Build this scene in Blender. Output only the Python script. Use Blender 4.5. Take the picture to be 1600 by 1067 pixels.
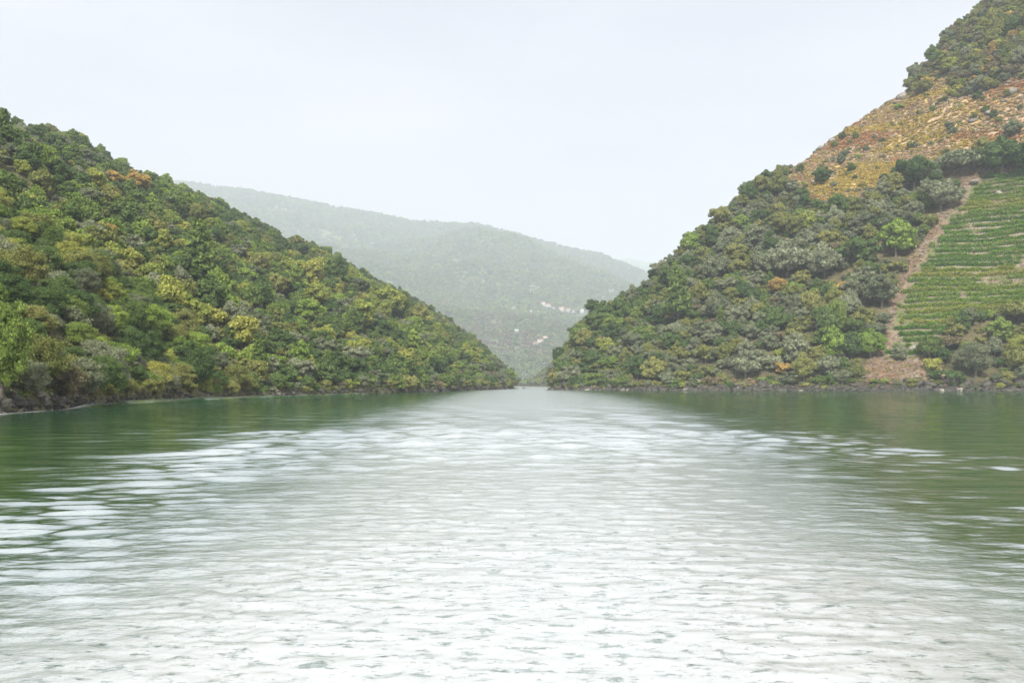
import bpy, math, random
import numpy as np

random.seed(7)
RS = np.random.RandomState(11)
S = bpy.context.scene
for o in list(bpy.data.objects):
    bpy.data.objects.remove(o)
COL = S.collection

# ------------------------------------------------------------------ camera
F = 1556.0      # focal length in photo pixels (1600 wide)
CX, HY = 800.0, 600.0   # centre column and horizon row
EYE = 2.5
cd = bpy.data.cameras.new('camera')
cam = bpy.data.objects.new('camera', cd)
COL.objects.link(cam)
cam.location = (0, 0, EYE)
cam.rotation_euler = (math.radians(90), 0, 0)
cd.sensor_width = 36.0
cd.lens = 36.0 * F / 1600.0
cd.shift_y = (HY - 533.5) / 1600.0
cd.clip_start = 0.2
cd.clip_end = 30000
S.camera = cam

# ------------------------------------------------------------------ world
SUN_EL, SUN_AZ = 42.0, 186.0     # azimuth clockwise from +Y (ahead): behind, to the right
w = bpy.data.worlds.new('World')
S.world = w
w.use_nodes = True
nt = w.node_tree
for n in list(nt.nodes):
    nt.nodes.remove(n)
out = nt.nodes.new('ShaderNodeOutputWorld')
bg = nt.nodes.new('ShaderNodeBackground')
sky = nt.nodes.new('ShaderNodeTexSky')
sky.sky_type = 'NISHITA'
sky.sun_disc = False
sky.sun_elevation = math.radians(SUN_EL)
sky.sun_rotation = math.radians(SUN_AZ)
sky.dust_density = 2.0
bg.inputs['Strength'].default_value = 0.12
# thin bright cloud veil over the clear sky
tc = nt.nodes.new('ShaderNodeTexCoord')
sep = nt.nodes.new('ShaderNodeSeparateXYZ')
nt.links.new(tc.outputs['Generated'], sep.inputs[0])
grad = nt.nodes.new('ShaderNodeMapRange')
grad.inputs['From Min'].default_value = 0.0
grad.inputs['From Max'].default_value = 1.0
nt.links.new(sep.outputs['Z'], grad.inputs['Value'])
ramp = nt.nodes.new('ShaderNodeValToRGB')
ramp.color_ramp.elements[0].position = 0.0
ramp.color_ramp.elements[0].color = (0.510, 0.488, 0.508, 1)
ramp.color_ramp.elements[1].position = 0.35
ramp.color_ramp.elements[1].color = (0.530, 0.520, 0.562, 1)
e = ramp.color_ramp.elements.new(0.57)  # upper sky brightened, out of view, to whiten the water's reflections
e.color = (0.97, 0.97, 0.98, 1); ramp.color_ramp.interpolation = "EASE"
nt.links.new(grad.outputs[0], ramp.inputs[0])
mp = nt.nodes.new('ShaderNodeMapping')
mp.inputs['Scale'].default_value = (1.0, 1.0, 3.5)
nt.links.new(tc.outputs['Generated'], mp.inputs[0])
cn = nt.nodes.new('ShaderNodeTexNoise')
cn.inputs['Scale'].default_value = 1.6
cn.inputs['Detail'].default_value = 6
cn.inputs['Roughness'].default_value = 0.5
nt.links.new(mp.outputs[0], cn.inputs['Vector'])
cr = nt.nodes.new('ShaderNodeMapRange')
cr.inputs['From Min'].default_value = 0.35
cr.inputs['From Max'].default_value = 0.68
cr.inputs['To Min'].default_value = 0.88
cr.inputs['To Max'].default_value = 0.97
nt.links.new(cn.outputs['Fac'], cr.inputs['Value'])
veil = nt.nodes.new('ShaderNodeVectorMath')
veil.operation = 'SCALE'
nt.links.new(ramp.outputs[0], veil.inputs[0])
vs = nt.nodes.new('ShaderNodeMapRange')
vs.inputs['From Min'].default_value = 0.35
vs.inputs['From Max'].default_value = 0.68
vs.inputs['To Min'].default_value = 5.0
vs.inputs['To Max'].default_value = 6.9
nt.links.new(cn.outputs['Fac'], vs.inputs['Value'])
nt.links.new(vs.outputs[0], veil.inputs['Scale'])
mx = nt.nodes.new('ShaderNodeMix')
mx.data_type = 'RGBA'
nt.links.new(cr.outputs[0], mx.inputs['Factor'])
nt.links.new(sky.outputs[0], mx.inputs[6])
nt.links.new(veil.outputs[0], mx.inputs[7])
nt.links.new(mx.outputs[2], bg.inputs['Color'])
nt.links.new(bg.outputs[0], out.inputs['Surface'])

# ------------------------------------------------------------------ sun
sd = bpy.data.lights.new('sun', 'SUN')
sd.energy = 4.7
sd.angle = math.radians(8)
sd.color = (1.0, 0.96, 0.88)
sun = bpy.data.objects.new('sun', sd)
COL.objects.link(sun)
sun.rotation_euler = (math.radians(90 - SUN_EL), 0, math.radians(180 - SUN_AZ))
S.view_settings.view_transform = 'Standard'
S.view_settings.look = 'None'
S.view_settings.exposure = 0.9
S.view_settings.gamma = 1.0
S.view_settings.use_curve_mapping = False
S.render.engine = 'CYCLES'
S.cycles.max_bounces = 6
S.cycles.volume_bounces = 2
S.cycles.transparent_max_bounces = 4

# ------------------------------------------------------------------ helpers
def tag(o, label=None, cat=None, group=None, kind=None):
    if label: o['label'] = label
    if cat: o['category'] = cat
    if group: o['group'] = group
    if kind: o['kind'] = kind
    return o

def mesh_np(name, V, faces, mats=(), mi=None, smooth=False):
    """faces: list of (N,k) int arrays"""
    me = bpy.data.meshes.new(name)
    V = np.asarray(V, np.float32)
    fl = [np.asarray(f, np.int32) for f in faces if len(f)]
    me.vertices.add(len(V))
    me.vertices.foreach_set('co', V.ravel())
    tot = np.concatenate([f.ravel() for f in fl])
    cnt = np.concatenate([np.full(len(f), f.shape[1], np.int32) for f in fl])
    st = np.concatenate([[0], np.cumsum(cnt)[:-1]]).astype(np.int32)
    me.loops.add(len(tot))
    me.loops.foreach_set('vertex_index', tot)
    me.polygons.add(len(cnt))
    me.polygons.foreach_set('loop_start', st)
    for m in mats:
        me.materials.append(m)
    if mi is not None:
        me.polygons.foreach_set('material_index', np.asarray(mi, np.int32))
    if smooth:
        me.polygons.foreach_set('use_smooth', np.ones(len(cnt), bool))
    me.update(calc_edges=True)
    me.validate()
    return me

def link(name, me, parent=None):
    o = bpy.data.objects.new(name, me)
    COL.objects.link(o)
    if parent: o.parent = parent
    return o

def h2(ix, iy, s=0):
    n = (ix.astype(np.int64) * 374761393 + iy.astype(np.int64) * 668265263 + s * 1442695041) & 0xffffffff
    n = ((n ^ (n >> 13)) * 1274126177) & 0xffffffff
    n = n ^ (n >> 16)
    return (n & 0xffffff) / float(0xffffff)

def vnoise(x, y, s=0):
    x = np.asarray(x, float); y = np.asarray(y, float)
    ix = np.floor(x); iy = np.floor(y)
    fx = x - ix; fy = y - iy
    fx = fx * fx * fx * (fx * (fx * 6 - 15) + 10); fy = fy * fy * fy * (fy * (fy * 6 - 15) + 10)
    a = h2(ix, iy, s); b = h2(ix + 1, iy, s); c = h2(ix, iy + 1, s); d = h2(ix + 1, iy + 1, s)
    return (a * (1 - fx) + b * fx) * (1 - fy) + (c * (1 - fx) + d * fx) * fy

def fbm(x, y, oct=4, s=0, g=0.5):
    r = 0; a = 1; t = 0
    for i in range(oct):
        r = r + a * (vnoise(np.asarray(x) * 2 ** i + 17.3 * i, np.asarray(y) * 2 ** i - 9.1 * i, s + i) - 0.5)
        t += a; a *= g
    return r / t * 2   # about -1..1

def sstep(a, b, x):
    t = np.clip((np.asarray(x, float) - a) / (b - a), 0, 1)
    return t * t * (3 - 2 * t)

# ------------------------------------------------------------------ materials
def newmat(name):
    m = bpy.data.materials.new(name)
    m.use_nodes = True
    t = m.node_tree
    for n in list(t.nodes):
        t.nodes.remove(n)
    return m, t, t.nodes.new('ShaderNodeOutputMaterial')

def N(t, typ, **kw):
    n = t.nodes.new(typ)
    for k, v in kw.items():
        if k.startswith('_'): setattr(n, k[1:], v)
        else: n.inputs[k.replace('__', ' ')].default_value = v
    return n

def ramp_node(t, stops):
    r = t.nodes.new('ShaderNodeValToRGB')
    el = r.color_ramp.elements
    el[0].position, el[0].color = stops[0][0], (*stops[0][1], 1)
    el[1].position, el[1].color = stops[-1][0], (*stops[-1][1], 1)
    for p, c in stops[1:-1]:
        e = el.new(p); e.color = (*c, 1)
    return r

def leafmat(name, cols, transl=0.3):
    m, t, out = newmat(name)
    oi = t.nodes.new('ShaderNodeObjectInfo')
    r = ramp_node(t, [(i / (len(cols) - 1), c) for i, c in enumerate(cols)])
    ge = t.nodes.new('ShaderNodeNewGeometry')
    tco = t.nodes.new('ShaderNodeTexCoord')
    no = N(t, 'ShaderNodeTexNoise', Scale=0.7, Detail=2.0)
    t.links.new(tco.outputs['Object'], no.inputs['Vector'])
    # colour index = object random + noise in crown + leaf random
    a = N(t, 'ShaderNodeMath', _operation='MULTIPLY_ADD'); a.inputs[1].default_value = 0.7; a.inputs[2].default_value = -0.22
    t.links.new(oi.outputs['Random'], a.inputs[0])
    b = N(t, 'ShaderNodeMath', _operation='MULTIPLY_ADD'); b.inputs[1].default_value = 0.5
    t.links.new(no.outputs['Fac'], b.inputs[0]); t.links.new(a.outputs[0], b.inputs[2])
    c = N(t, 'ShaderNodeMath', _operation='MULTIPLY_ADD'); c.inputs[1].default_value = 0.28
    t.links.new(ge.outputs['Random Per Island'], c.inputs[0]); t.links.new(b.outputs[0], c.inputs[2])
    t.links.new(c.outputs[0], r.inputs[0])
    br = N(t, 'ShaderNodeMapRange'); br.inputs['To Min'].default_value = 0.85; br.inputs['To Max'].default_value = 1.55
    t.links.new(ge.outputs['Random Per Island'], br.inputs['Value'])
    sc = N(t, 'ShaderNodeVectorMath', _operation='SCALE')
    t.links.new(r.outputs[0], sc.inputs[0]); t.links.new(br.outputs[0], sc.inputs['Scale'])
    d = t.nodes.new('ShaderNodeBsdfDiffuse')
    tr = t.nodes.new('ShaderNodeBsdfTranslucent')
    ms = t.nodes.new('ShaderNodeMixShader'); ms.inputs[0].default_value = transl
    t.links.new(sc.outputs[0], d.inputs['Color']); t.links.new(sc.outputs[0], tr.inputs['Color'])
    t.links.new(d.outputs[0], ms.inputs[1]); t.links.new(tr.outputs[0], ms.inputs[2])
    t.links.new(ms.outputs[0], out.inputs['Surface'])
    return m

def simplemat(name, c1, c2, scale=1.0, rough=0.9, bump=0.0, detail=5.0, coord='Object', c3=None):
    m, t, out = newmat(name)
    tco = t.nodes.new('ShaderNodeTexCoord')
    no = N(t, 'ShaderNodeTexNoise', Scale=scale, Detail=detail, Roughness=0.62)
    t.links.new(tco.outputs[coord], no.inputs['Vector'])
    st = [(0.33, c1), (0.66, c2)] if c3 is None else [(0.3, c1), (0.5, c2), (0.68, c3)]
    r = ramp_node(t, st)
    t.links.new(no.outputs['Fac'], r.inputs[0])
    b = t.nodes.new('ShaderNodeBsdfPrincipled')
    b.inputs['Roughness'].default_value = rough
    b.inputs['Specular IOR Level'].default_value = 0.25
    t.links.new(r.outputs[0], b.inputs['Base Color'])
    if bump:
        bm = N(t, 'ShaderNodeBump', Strength=bump, Distance=0.3)
        n2 = N(t, 'ShaderNodeTexNoise', Scale=scale * 4, Detail=6.0)
        t.links.new(tco.outputs[coord], n2.inputs['Vector'])
        t.links.new(n2.outputs['Fac'], bm.inputs['Height'])
        t.links.new(bm.outputs[0], b.inputs['Normal'])
    t.links.new(b.outputs[0], out.inputs['Surface'])
    return m

LM = {
    'green':  leafmat('leaf_green',  [(0.062, 0.092, 0.026), (0.092, 0.134, 0.034), (0.145, 0.190, 0.044)]),
    'dark':   leafmat('leaf_dark',   [(0.040, 0.068, 0.024), (0.060, 0.096, 0.030), (0.090, 0.130, 0.040)]),
    'bright': leafmat('leaf_bright', [(0.090, 0.140, 0.028), (0.135, 0.195, 0.038), (0.195, 0.250, 0.052)]),
    'olive':  leafmat('leaf_olive',  [(0.095, 0.110, 0.034), (0.140, 0.150, 0.045), (0.185, 0.185, 0.060)]),
    'yellow': leafmat('leaf_yellow', [(0.14, 0.175, 0.042), (0.19, 0.215, 0.048), (0.26, 0.25, 0.058)]),
    'orange': leafmat('leaf_orange', [(0.21, 0.155, 0.050), (0.29, 0.195, 0.058), (0.35, 0.25, 0.075)]),
    'grey':   leafmat('leaf_grey',   [(0.080, 0.095, 0.055), (0.120, 0.138, 0.078), (0.185, 0.198, 0.125)]),
    'brown':  leafmat('leaf_brown',  [(0.095, 0.085, 0.050), (0.130, 0.110, 0.062), (0.160, 0.135, 0.075)]),
    'pale':   leafmat('leaf_pale',   [(0.18, 0.21, 0.12), (0.25, 0.28, 0.17), (0.33, 0.35, 0.24)]),
    'gold':   leafmat('bracken_gold', [(0.18, 0.140, 0.036), (0.26, 0.190, 0.044), (0.32, 0.25, 0.060)]),
    'rust':   leafmat('bracken_rust', [(0.17, 0.090, 0.040), (0.235, 0.125, 0.052), (0.28, 0.17, 0.07)]),
    'straw':  leafmat('dry_grass',    [(0.18, 0.135, 0.08), (0.26, 0.19, 0.115), (0.32, 0.245, 0.155)]),
}
M_BARK = simplemat('bark', (0.055, 0.045, 0.035), (0.13, 0.11, 0.09), 3.0)
M_PALEBARK = simplemat('pale_bark', (0.25, 0.2, 0.13), (0.42, 0.35, 0.24), 3.0)
M_IVY = simplemat('red_ivy', (0.13, 0.03, 0.015), (0.22, 0.08, 0.02), 3.0)
M_ROCKDARK = simplemat('wet_rock', (0.012, 0.012, 0.011), (0.075, 0.068, 0.055), 0.9, 0.75, 0.8)
M_ROCK = simplemat('grey_rock', (0.10, 0.09, 0.075), (0.26, 0.235, 0.20), 0.9, 0.9, 0.8)
M_RUBBLE = simplemat('schist_rubble', (0.09, 0.062, 0.048), (0.22, 0.165, 0.135), 1.5, 0.95, 0.6)
M_WALL = simplemat('dry_stone', (0.11, 0.09, 0.07), (0.27, 0.24, 0.20), 2.2, 0.95, 0.8)
M_GROUND = simplemat('undergrowth', (0.030, 0.038, 0.014), (0.085, 0.080, 0.034), 0.35, 1.0, 0.5, c3=(0.12, 0.10, 0.055))
M_FARGROUND = simplemat('far_undergrowth', (0.055, 0.085, 0.030), (0.085, 0.115, 0.04), 0.009, 1.0, 0.0, detail=9, c3=(0.13, 0.14, 0.06))

# ground of the right bank, colour laid on by zones of soil, bracken and rubble
def zonemat():
    m, t, out = newmat('hillside_soil')
    at = t.nodes.new('ShaderNodeAttribute'); at.attribute_name = 'soil'
    tco = t.nodes.new('ShaderNodeTexCoord')
    no = N(t, 'ShaderNodeTexNoise', Scale=0.45, Detail=8.0, Roughness=0.7)
    t.links.new(tco.outputs['Object'], no.inputs['Vector'])
    br = N(t, 'ShaderNodeMapRange'); br.inputs['From Min'].default_value = 0.3; br.inputs['From Max'].default_value = 0.7
    br.inputs['To Min'].default_value = 0.45; br.inputs['To Max'].default_value = 1.6
    t.links.new(no.outputs['Fac'], br.inputs['Value'])
    sc = N(t, 'ShaderNodeVectorMath', _operation='SCALE')
    t.links.new(at.outputs['Color'], sc.inputs[0]); t.links.new(br.outputs[0], sc.inputs['Scale'])
    b = t.nodes.new('ShaderNodeBsdfPrincipled'); b.inputs['Roughness'].default_value = 0.95
    b.inputs['Specular IOR Level'].default_value = 0.15
    t.links.new(sc.outputs[0], b.inputs['Base Color'])
    bm = N(t, 'ShaderNodeBump', Strength=0.8, Distance=0.5)
    t.links.new(no.outputs['Fac'], bm.inputs['Height']); t.links.new(bm.outputs[0], b.inputs['Normal'])
    t.links.new(b.outputs[0], out.inputs['Surface'])
    return m
M_ZONE = zonemat()

# ------------------------------------------------------------------ terrain
def U(px): return (np.asarray(px, float) - CX) / F

class Terrain:
    """curves: list of (Y(px), z(px)) functions, from the water outwards"""
    def __init__(self, curves, namp, nscale, seed, amp_seg=None):
        self.c = curves; self.namp = namp; self.ns = nscale; self.seed = seed
    def z(self, px, Y):
        px = np.asarray(px, float); Y = np.asarray(Y, float)
        px, Y = np.broadcast_arrays(px, Y)
        Ys = [c[0](px) for c in self.c]; Zs = [c[1](px) for c in self.c]
        z = np.array(Zs[0], float) * np.ones_like(Y)
        for k in range(len(Ys) - 1):
            d = np.maximum(Ys[k + 1] - Ys[k], 1e-3)
            t = (Y - Ys[k]) / d
            m = t >= 0
            z = np.where(m, Zs[k] + (Zs[k + 1] - Zs[k]) * np.minimum(t, 1), z)
        X = U(px) * Y
        sh, cr = Ys[1], Ys[-2]
        tt = np.clip((Y - sh) / np.maximum(cr - sh, 1), 0, 1.3)
        env = np.clip(tt * 5, 0, 1) * (1 - sstep(0.75, 1.0, tt)) + 0.10 * sstep(0.7, 1, tt)
        rel = np.clip(Zs[-2] / 60.0, 0.05, 1)
        return z + env * rel * self.namp * fbm(X / self.ns, Y / self.ns, 5, self.seed)
    def locate(self, px, py):
        lo = float(self.c[1][0](px)); hi = float(self.c[-2][0](px))
        Y = np.linspace(lo, hi, 500)
        z = self.z(np.full(500, px), Y)
        e = (z - EYE) / Y
        tgt = (HY - py) / F
        i = int(np.argmax(e >= tgt)) if (e >= tgt).any() else 499
        return float(U(px) * Y[i]), float(Y[i]), float(z[i])
    def mesh(self, name, pxs, seg, mat):
        rows = []
        for k in range(len(self.c) - 1):
            n = seg[k]
            f = np.arange(n) / n
            a = self.c[k][0](pxs); b = self.c[k + 1][0](pxs)
            for q in f: rows.append(a + (b - a) * q)
        rows.append(self.c[-1][0](pxs))
        Y = np.array(rows); P = np.broadcast_to(pxs, Y.shape)
        Z = self.z(P, Y); X = U(P) * Y
        V = np.stack([X, Y, Z], -1).reshape(-1, 3)
        r, c = Y.shape
        i = np.arange(r - 1)[:, None] * c + np.arange(c - 1)[None, :]
        Fq = np.stack([i, i + 1, i + c + 1, i + c], -1).reshape(-1, 4)
        me = mesh_np(name, V, [Fq], [mat], smooth=True)
        o = link(name, me)
        o['kind'] = 'structure'
        self.P, self.Y, self.Z = P, Y, Z
        return o

def tab(pts):
    a = np.array(pts, float)
    return lambda px: np.interp(px, a[:, 0], a[:, 1])

# left bank
shL = tab([(-3800, 15), (-2400, 22), (-1200, 36), (-500, 54), (-150, 72), (0, 85), (130, 105), (230, 139), (330, 169), (450, 216), (560, 259), (680, 340), (760, 430), (815, 560), (840, 640)])
crL = tab([(-3800, 120), (-2400, 170), (-1200, 300), (-500, 420), (0, 520), (200, 600), (400, 700), (600, 745), (700, 735), (815, 700), (840, 700)])
silL = tab([(-3800, -1500), (-2400, -800), (-1200, -350), (-500, -10), (0, 183), (60, 203), (130, 225), (200, 262), (245, 272), (300, 300), (350, 322), (400, 345), (450, 372),
            (500, 385), (540, 405), (580, 430), (620, 450), (660, 470), (700, 500), (740, 527), (770, 555), (790, 575), (808, 597), (818, 606), (840, 625)])
subL = lambda px: 6.0
def zcL(px): return (HY - silL(px)) / F * crL(px) + EYE - 6.0
bankL = lambda px: np.minimum(1.0, np.maximum(zcL(px) * 0.4, -1))
TL = Terrain([(lambda p: shL(p) - 5, lambda p: -3.0 + 0 * p), (shL, lambda p: 0 * p - 0.1), (lambda p: shL(p) + 1.6, bankL), (crL, zcL),
              (lambda p: crL(p) + 260, lambda p: zcL(p) - 35)], 16.0, 70.0, 3)
# right bank
shR = tab([(850, 470), (862, 425), (900, 410), (1050, 388), (1350, 372), (1600, 362), (1800, 340), (2200, 260), (2800, 180), (3800, 110), (5000, 75)])
crR = tab([(850, 500), (862, 470), (900, 480), (1000, 500), (1100, 530), (1300, 600), (1540, 650), (1700, 650), (2200, 520), (2800, 400), (3800, 280), (5000, 200)])
silR = tab([(850, 640), (858, 610), (864, 590), (872, 568), (885, 545), (905, 510), (925, 485), (950, 477), (1000, 452), (1040, 413), (1100, 355), (1130, 325), (1160, 300), (1200, 275),
            (1250, 256), (1300, 217), (1340, 190), (1380, 163), (1410, 147), (1435, 107), (1460, 82), (1490, 47), (1535, 5), (1600, -60), (2000, -330), (2800, -900), (3800, -1300), (5000, -2100)])
subR = tab([(850, 1), (880, 6), (950, 7), (1000, 5.5), (1200, 4), (1250, 1.0), (1405, 0.8), (1430, 4.5), (2000, 5)])
def zcR(px): return (HY - silR(px) + 3.5 * fbm(np.asarray(px, float) / 9.0, 0.5 + 0 * np.asarray(px, float), 4, 58) * sstep(1230, 1260, px) * (1 - sstep(1400, 1440, px))) / F * crR(px) + EYE - subR(px)
bankR = lambda px: np.minimum(1.3, np.maximum(zcR(px) * 0.4, -1))
TR = Terrain([(lambda p: shR(p) - 8, lambda p: -3.0 + 0 * p), (shR, lambda p: 0 * p - 0.1), (lambda p: shR(p) + 2.0, bankR), (crR, zcR),
              (lambda p: crR(p) + 260, lambda p: zcR(p) - 30)], 12.0, 60.0, 9)
# low spur beyond the bend, right side
shS = tab([(790, 1180), (820, 1060), (860, 960), (1100, 900)])
silS = tab([(790, 606), (818, 600), (850, 577), (880, 552), (912, 526), (960, 500), (1100, 480)])
crS = lambda p: shS(p) + 190
zcS = lambda p: (HY - silS(p)) / F * crS(p) + EYE - 5
TS = Terrain([(lambda p: shS(p) - 15, lambda p: -3.0 + 0 * p), (shS, lambda p: 0 * p - 0.1), (lambda p: shS(p) + 3, lambda p: 0 * p + 2.0), (crS, zcS),
              (lambda p: crS(p) + 200, lambda p: zcS(p) - 25)], 14.0, 60.0, 21)
# far mountain with a village bench on its foot
shM = tab([(-900, 1750), (1300, 1850)])
silB = tab([(-900, 440), (500, 458), (640, 468), (700, 474), (760, 482), (830, 476), (870, 484), (920, 494), (1000, 490), (1300, 480)])
bY = lambda p: 0 * p + 2700.0
bZ = lambda p: (HY - silB(p)) / F * 2700.0 + EYE - 8
silM = tab([(-900, 150), (0, 235), (265, 283), (300, 286), (400, 299), (450, 307), (500, 317), (560, 327), (600, 335), (640, 344), (700, 348), (740, 348),
            (800, 362), (850, 377), (900, 389), (940, 397), (975, 411), (1010, 426), (1045, 444), (1150, 490), (1300, 520)])
cM = lambda p: 0 * p + 6000.0
mZ = lambda p: (HY - silM(p)) / F * 6000.0 + EYE - 8
TM = Terrain([(lambda p: shM(p) - 20, lambda p: -3.0 + 0 * p), (shM, lambda p: 0 * p - 0.1), (bY, bZ), (lambda p: 0 * p + 3050.0, lambda p: bZ(p) - 8), (cM, mZ),
              (lambda p: 0 * p + 6800.0, lambda p: mZ(p) - 150)], 125.0, 800.0, 31)
silD = tab([(700, 420), (900, 412), (960, 406), (985, 404), (1010, 410), (1045, 409), (1120, 416), (1400, 400), (1900, 420)])
TD = Terrain([(lambda p: 0 * p + 7800.0, lambda p: 0 * p - 3), (lambda p: 0 * p + 8000.0, lambda p: 0 * p + 20), (lambda p: 0 * p + 10300.0, lambda p: (HY - silD(p)) / F * 10300.0),
              (lambda p: 0 * p + 11000.0, lambda p: (HY - silD(p)) / F * 10300.0 - 150)], 150.0, 900.0, 41)

pxL = np.concatenate([np.linspace(-3800, -500, 60)[:-1], np.linspace(-500, -20, 60)[:-1], np.linspace(-20, 840, 240)])
pxR = np.concatenate([np.linspace(850, 1640, 300)[:-1], np.linspace(1640, 2200, 70)[:-1], np.linspace(2200, 5000, 50)])
hillL = TL.mesh('left_hillside', pxL, (2, 3, 90, 4), M_GROUND)
hillR = TR.mesh('right_hillside', pxR, (2, 3, 150, 4), M_ZONE)
TS.mesh('river_spur', np.linspace(790, 1100, 80), (2, 2, 40, 3), M_GROUND)
TM.mesh('far_mountain', np.linspace(-900, 1300, 300), (2, 30, 8, 90, 4), M_FARGROUND)
TD.mesh('distant_ridge', np.linspace(700, 1900, 120), (2, 40, 3), M_FARGROUND)
# river bed under everything
me = mesh_np('riverbed', [(-12500, -370, -3.6), (12500, -370, -3.6), (12500, 12600, -3.6), (-12500, 12600, -3.6)], [np.array([[0, 1, 2, 3]])], [M_GROUND])
tag(link('riverbed', me), kind='structure')

# zones of the right bank, as polygons on the slope (outline as seen from the river)
def inpoly(x, y, poly):
    x = np.asarray(x, float); y = np.asarray(y, float)
    r = np.zeros(x.shape, bool)
    n = len(poly)
    for i in range(n):
        x1, y1 = poly[i]; x2, y2 = poly[(i + 1) % n]
        if y1 == y2: continue
        c = ((y1 > y) != (y2 > y)) & (x < (x2 - x1) * (y - y1) / (y2 - y1) + x1)
        r ^= c
    return r
BARE = [(1225, 262), (1300, 205), (1405, 130), (1440, 150), (1470, 118), (1490, 150), (1530, 150), (1600, 118), (1700, 90), (2100, 20), (2100, 200), (1700, 220), (1600, 244), (1560, 240), (1500, 245),
        (1470, 262), (1420, 284), (1370, 300), (1330, 325), (1285, 318), (1228, 305)]
VINE = [(1535, 272), (1600, 268), (1760, 262), (1850, 300), (1800, 450), (1700, 478), (1600, 486), (1540, 500), (1480, 520), (1440, 556), (1375, 560), (1395, 510), (1415, 440), (1445, 400), (1480, 340)]
PATH = [(1470, 262), (1560, 262), (1600, 268), (1535, 272), (1490, 345), (1450, 405), (1418, 445), (1398, 515), (1380, 562), (1440, 556), (1470, 564), (1475, 590), (1410, 594), (1352, 594), (1348, 574), (1367, 552),
        (1385, 500), (1400, 440), (1425, 400), (1462, 340), (1500, 290)]
def pyof(Y, z): return HY - (np.asarray(z) - EYE) / Y * F
def zone(px, Y, z):
    """0 wood, 1 bare slope, 2 vineyard, 3 rubble"""
    py = pyof(Y, z)
    X = U(px) * Y
    jx = px + 12 * fbm(X / 7, Y / 9 + z / 8, 4, 77); jy = py + 7 * fbm(X / 9 + 50, Y / 9, 3, 78)
    r = np.zeros(np.shape(px), int)
    r = np.where(inpoly(jx, jy, BARE), 1, r)
    r = np.where(inpoly(jx, jy, PATH), 3, r)
    r = np.where(inpoly(px + 0.4 * (jx - px), py, VINE), 2, r)
    return r
zn = zone(TR.P, TR.Y, TR.Z)
Xg = U(TR.P) * TR.Y
n1 = fbm(Xg / 14, TR.Y / 14 + TR.Z / 10, 4, 5)[..., None]; n2_ = fbm(Xg / 30 + 9, TR.Z / 16, 4, 6)[..., None]
def c3(r, g, b): return np.array([r, g, b])
soil = np.ones(zn.shape + (3,)) * c3(0.058, 0.055, 0.026)
soil = soil + (c3(0.11, 0.09, 0.045) - soil) * np.clip(n1 + 0.2, 0, 1)
bare = c3(0.30, 0.215, 0.135) + (c3(0.25, 0.19, 0.04) - c3(0.22, 0.165, 0.085)) * np.clip(n1 * 2.5, 0, 1)
bare = bare + (c3(0.20, 0.11, 0.055) - bare) * np.clip(n2_ * 2.5, 0, 1) * 0.8
rub = c3(0.125, 0.082, 0.052) + (c3(0.15, 0.12, 0.09) - c3(0.125, 0.082, 0.052)) * np.clip(n1 * 2 + .5, 0, 1)
vin = c3(0.145, 0.11, 0.075) + (c3(0.09, 0.10, 0.035) - c3(0.145, 0.11, 0.075)) * np.clip(n1 * 2 + .4, 0, 1)
soil = np.where((zn == 1)[..., None], bare, soil)
soil = np.where((zn == 3)[..., None], rub, soil)
soil = np.where((zn == 2)[..., None], vin, soil)
soil = np.where((TR.Z < 3.0)[..., None] & (zn != 9)[..., None], c3(0.05, 0.042, 0.032), soil)
ca = hillR.data.color_attributes.new('soil', 'FLOAT_COLOR', 'POINT')
ca.data.foreach_set('color', np.concatenate([soil, np.ones(zn.shape + (1,))], -1).astype(np.float32).ravel())

# ------------------------------------------------------------------ water
def wake_edges(Y):
    Yc = np.maximum(Y, 0.5)
    nr = 2.2 * (1 - sstep(7, 19, Yc))
    return -2.6 * Yc ** 0.31 - nr, 2.0 * Yc ** 0.46 + nr

def wake_mask(X, Y):
    xl, xr = wake_edges(Y)
    j = fbm(X / 1.6, Y / 2.6, 5, 12, 0.75)
    soft = 2.8 + 0.04 * Y
    a = sstep(-1, 1, (X - xl) / soft + 0.6 * j)
    b = sstep(-1, 1, (xr - X) / (soft * 1.1) + 0.6 * j)
    return a * b

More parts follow.
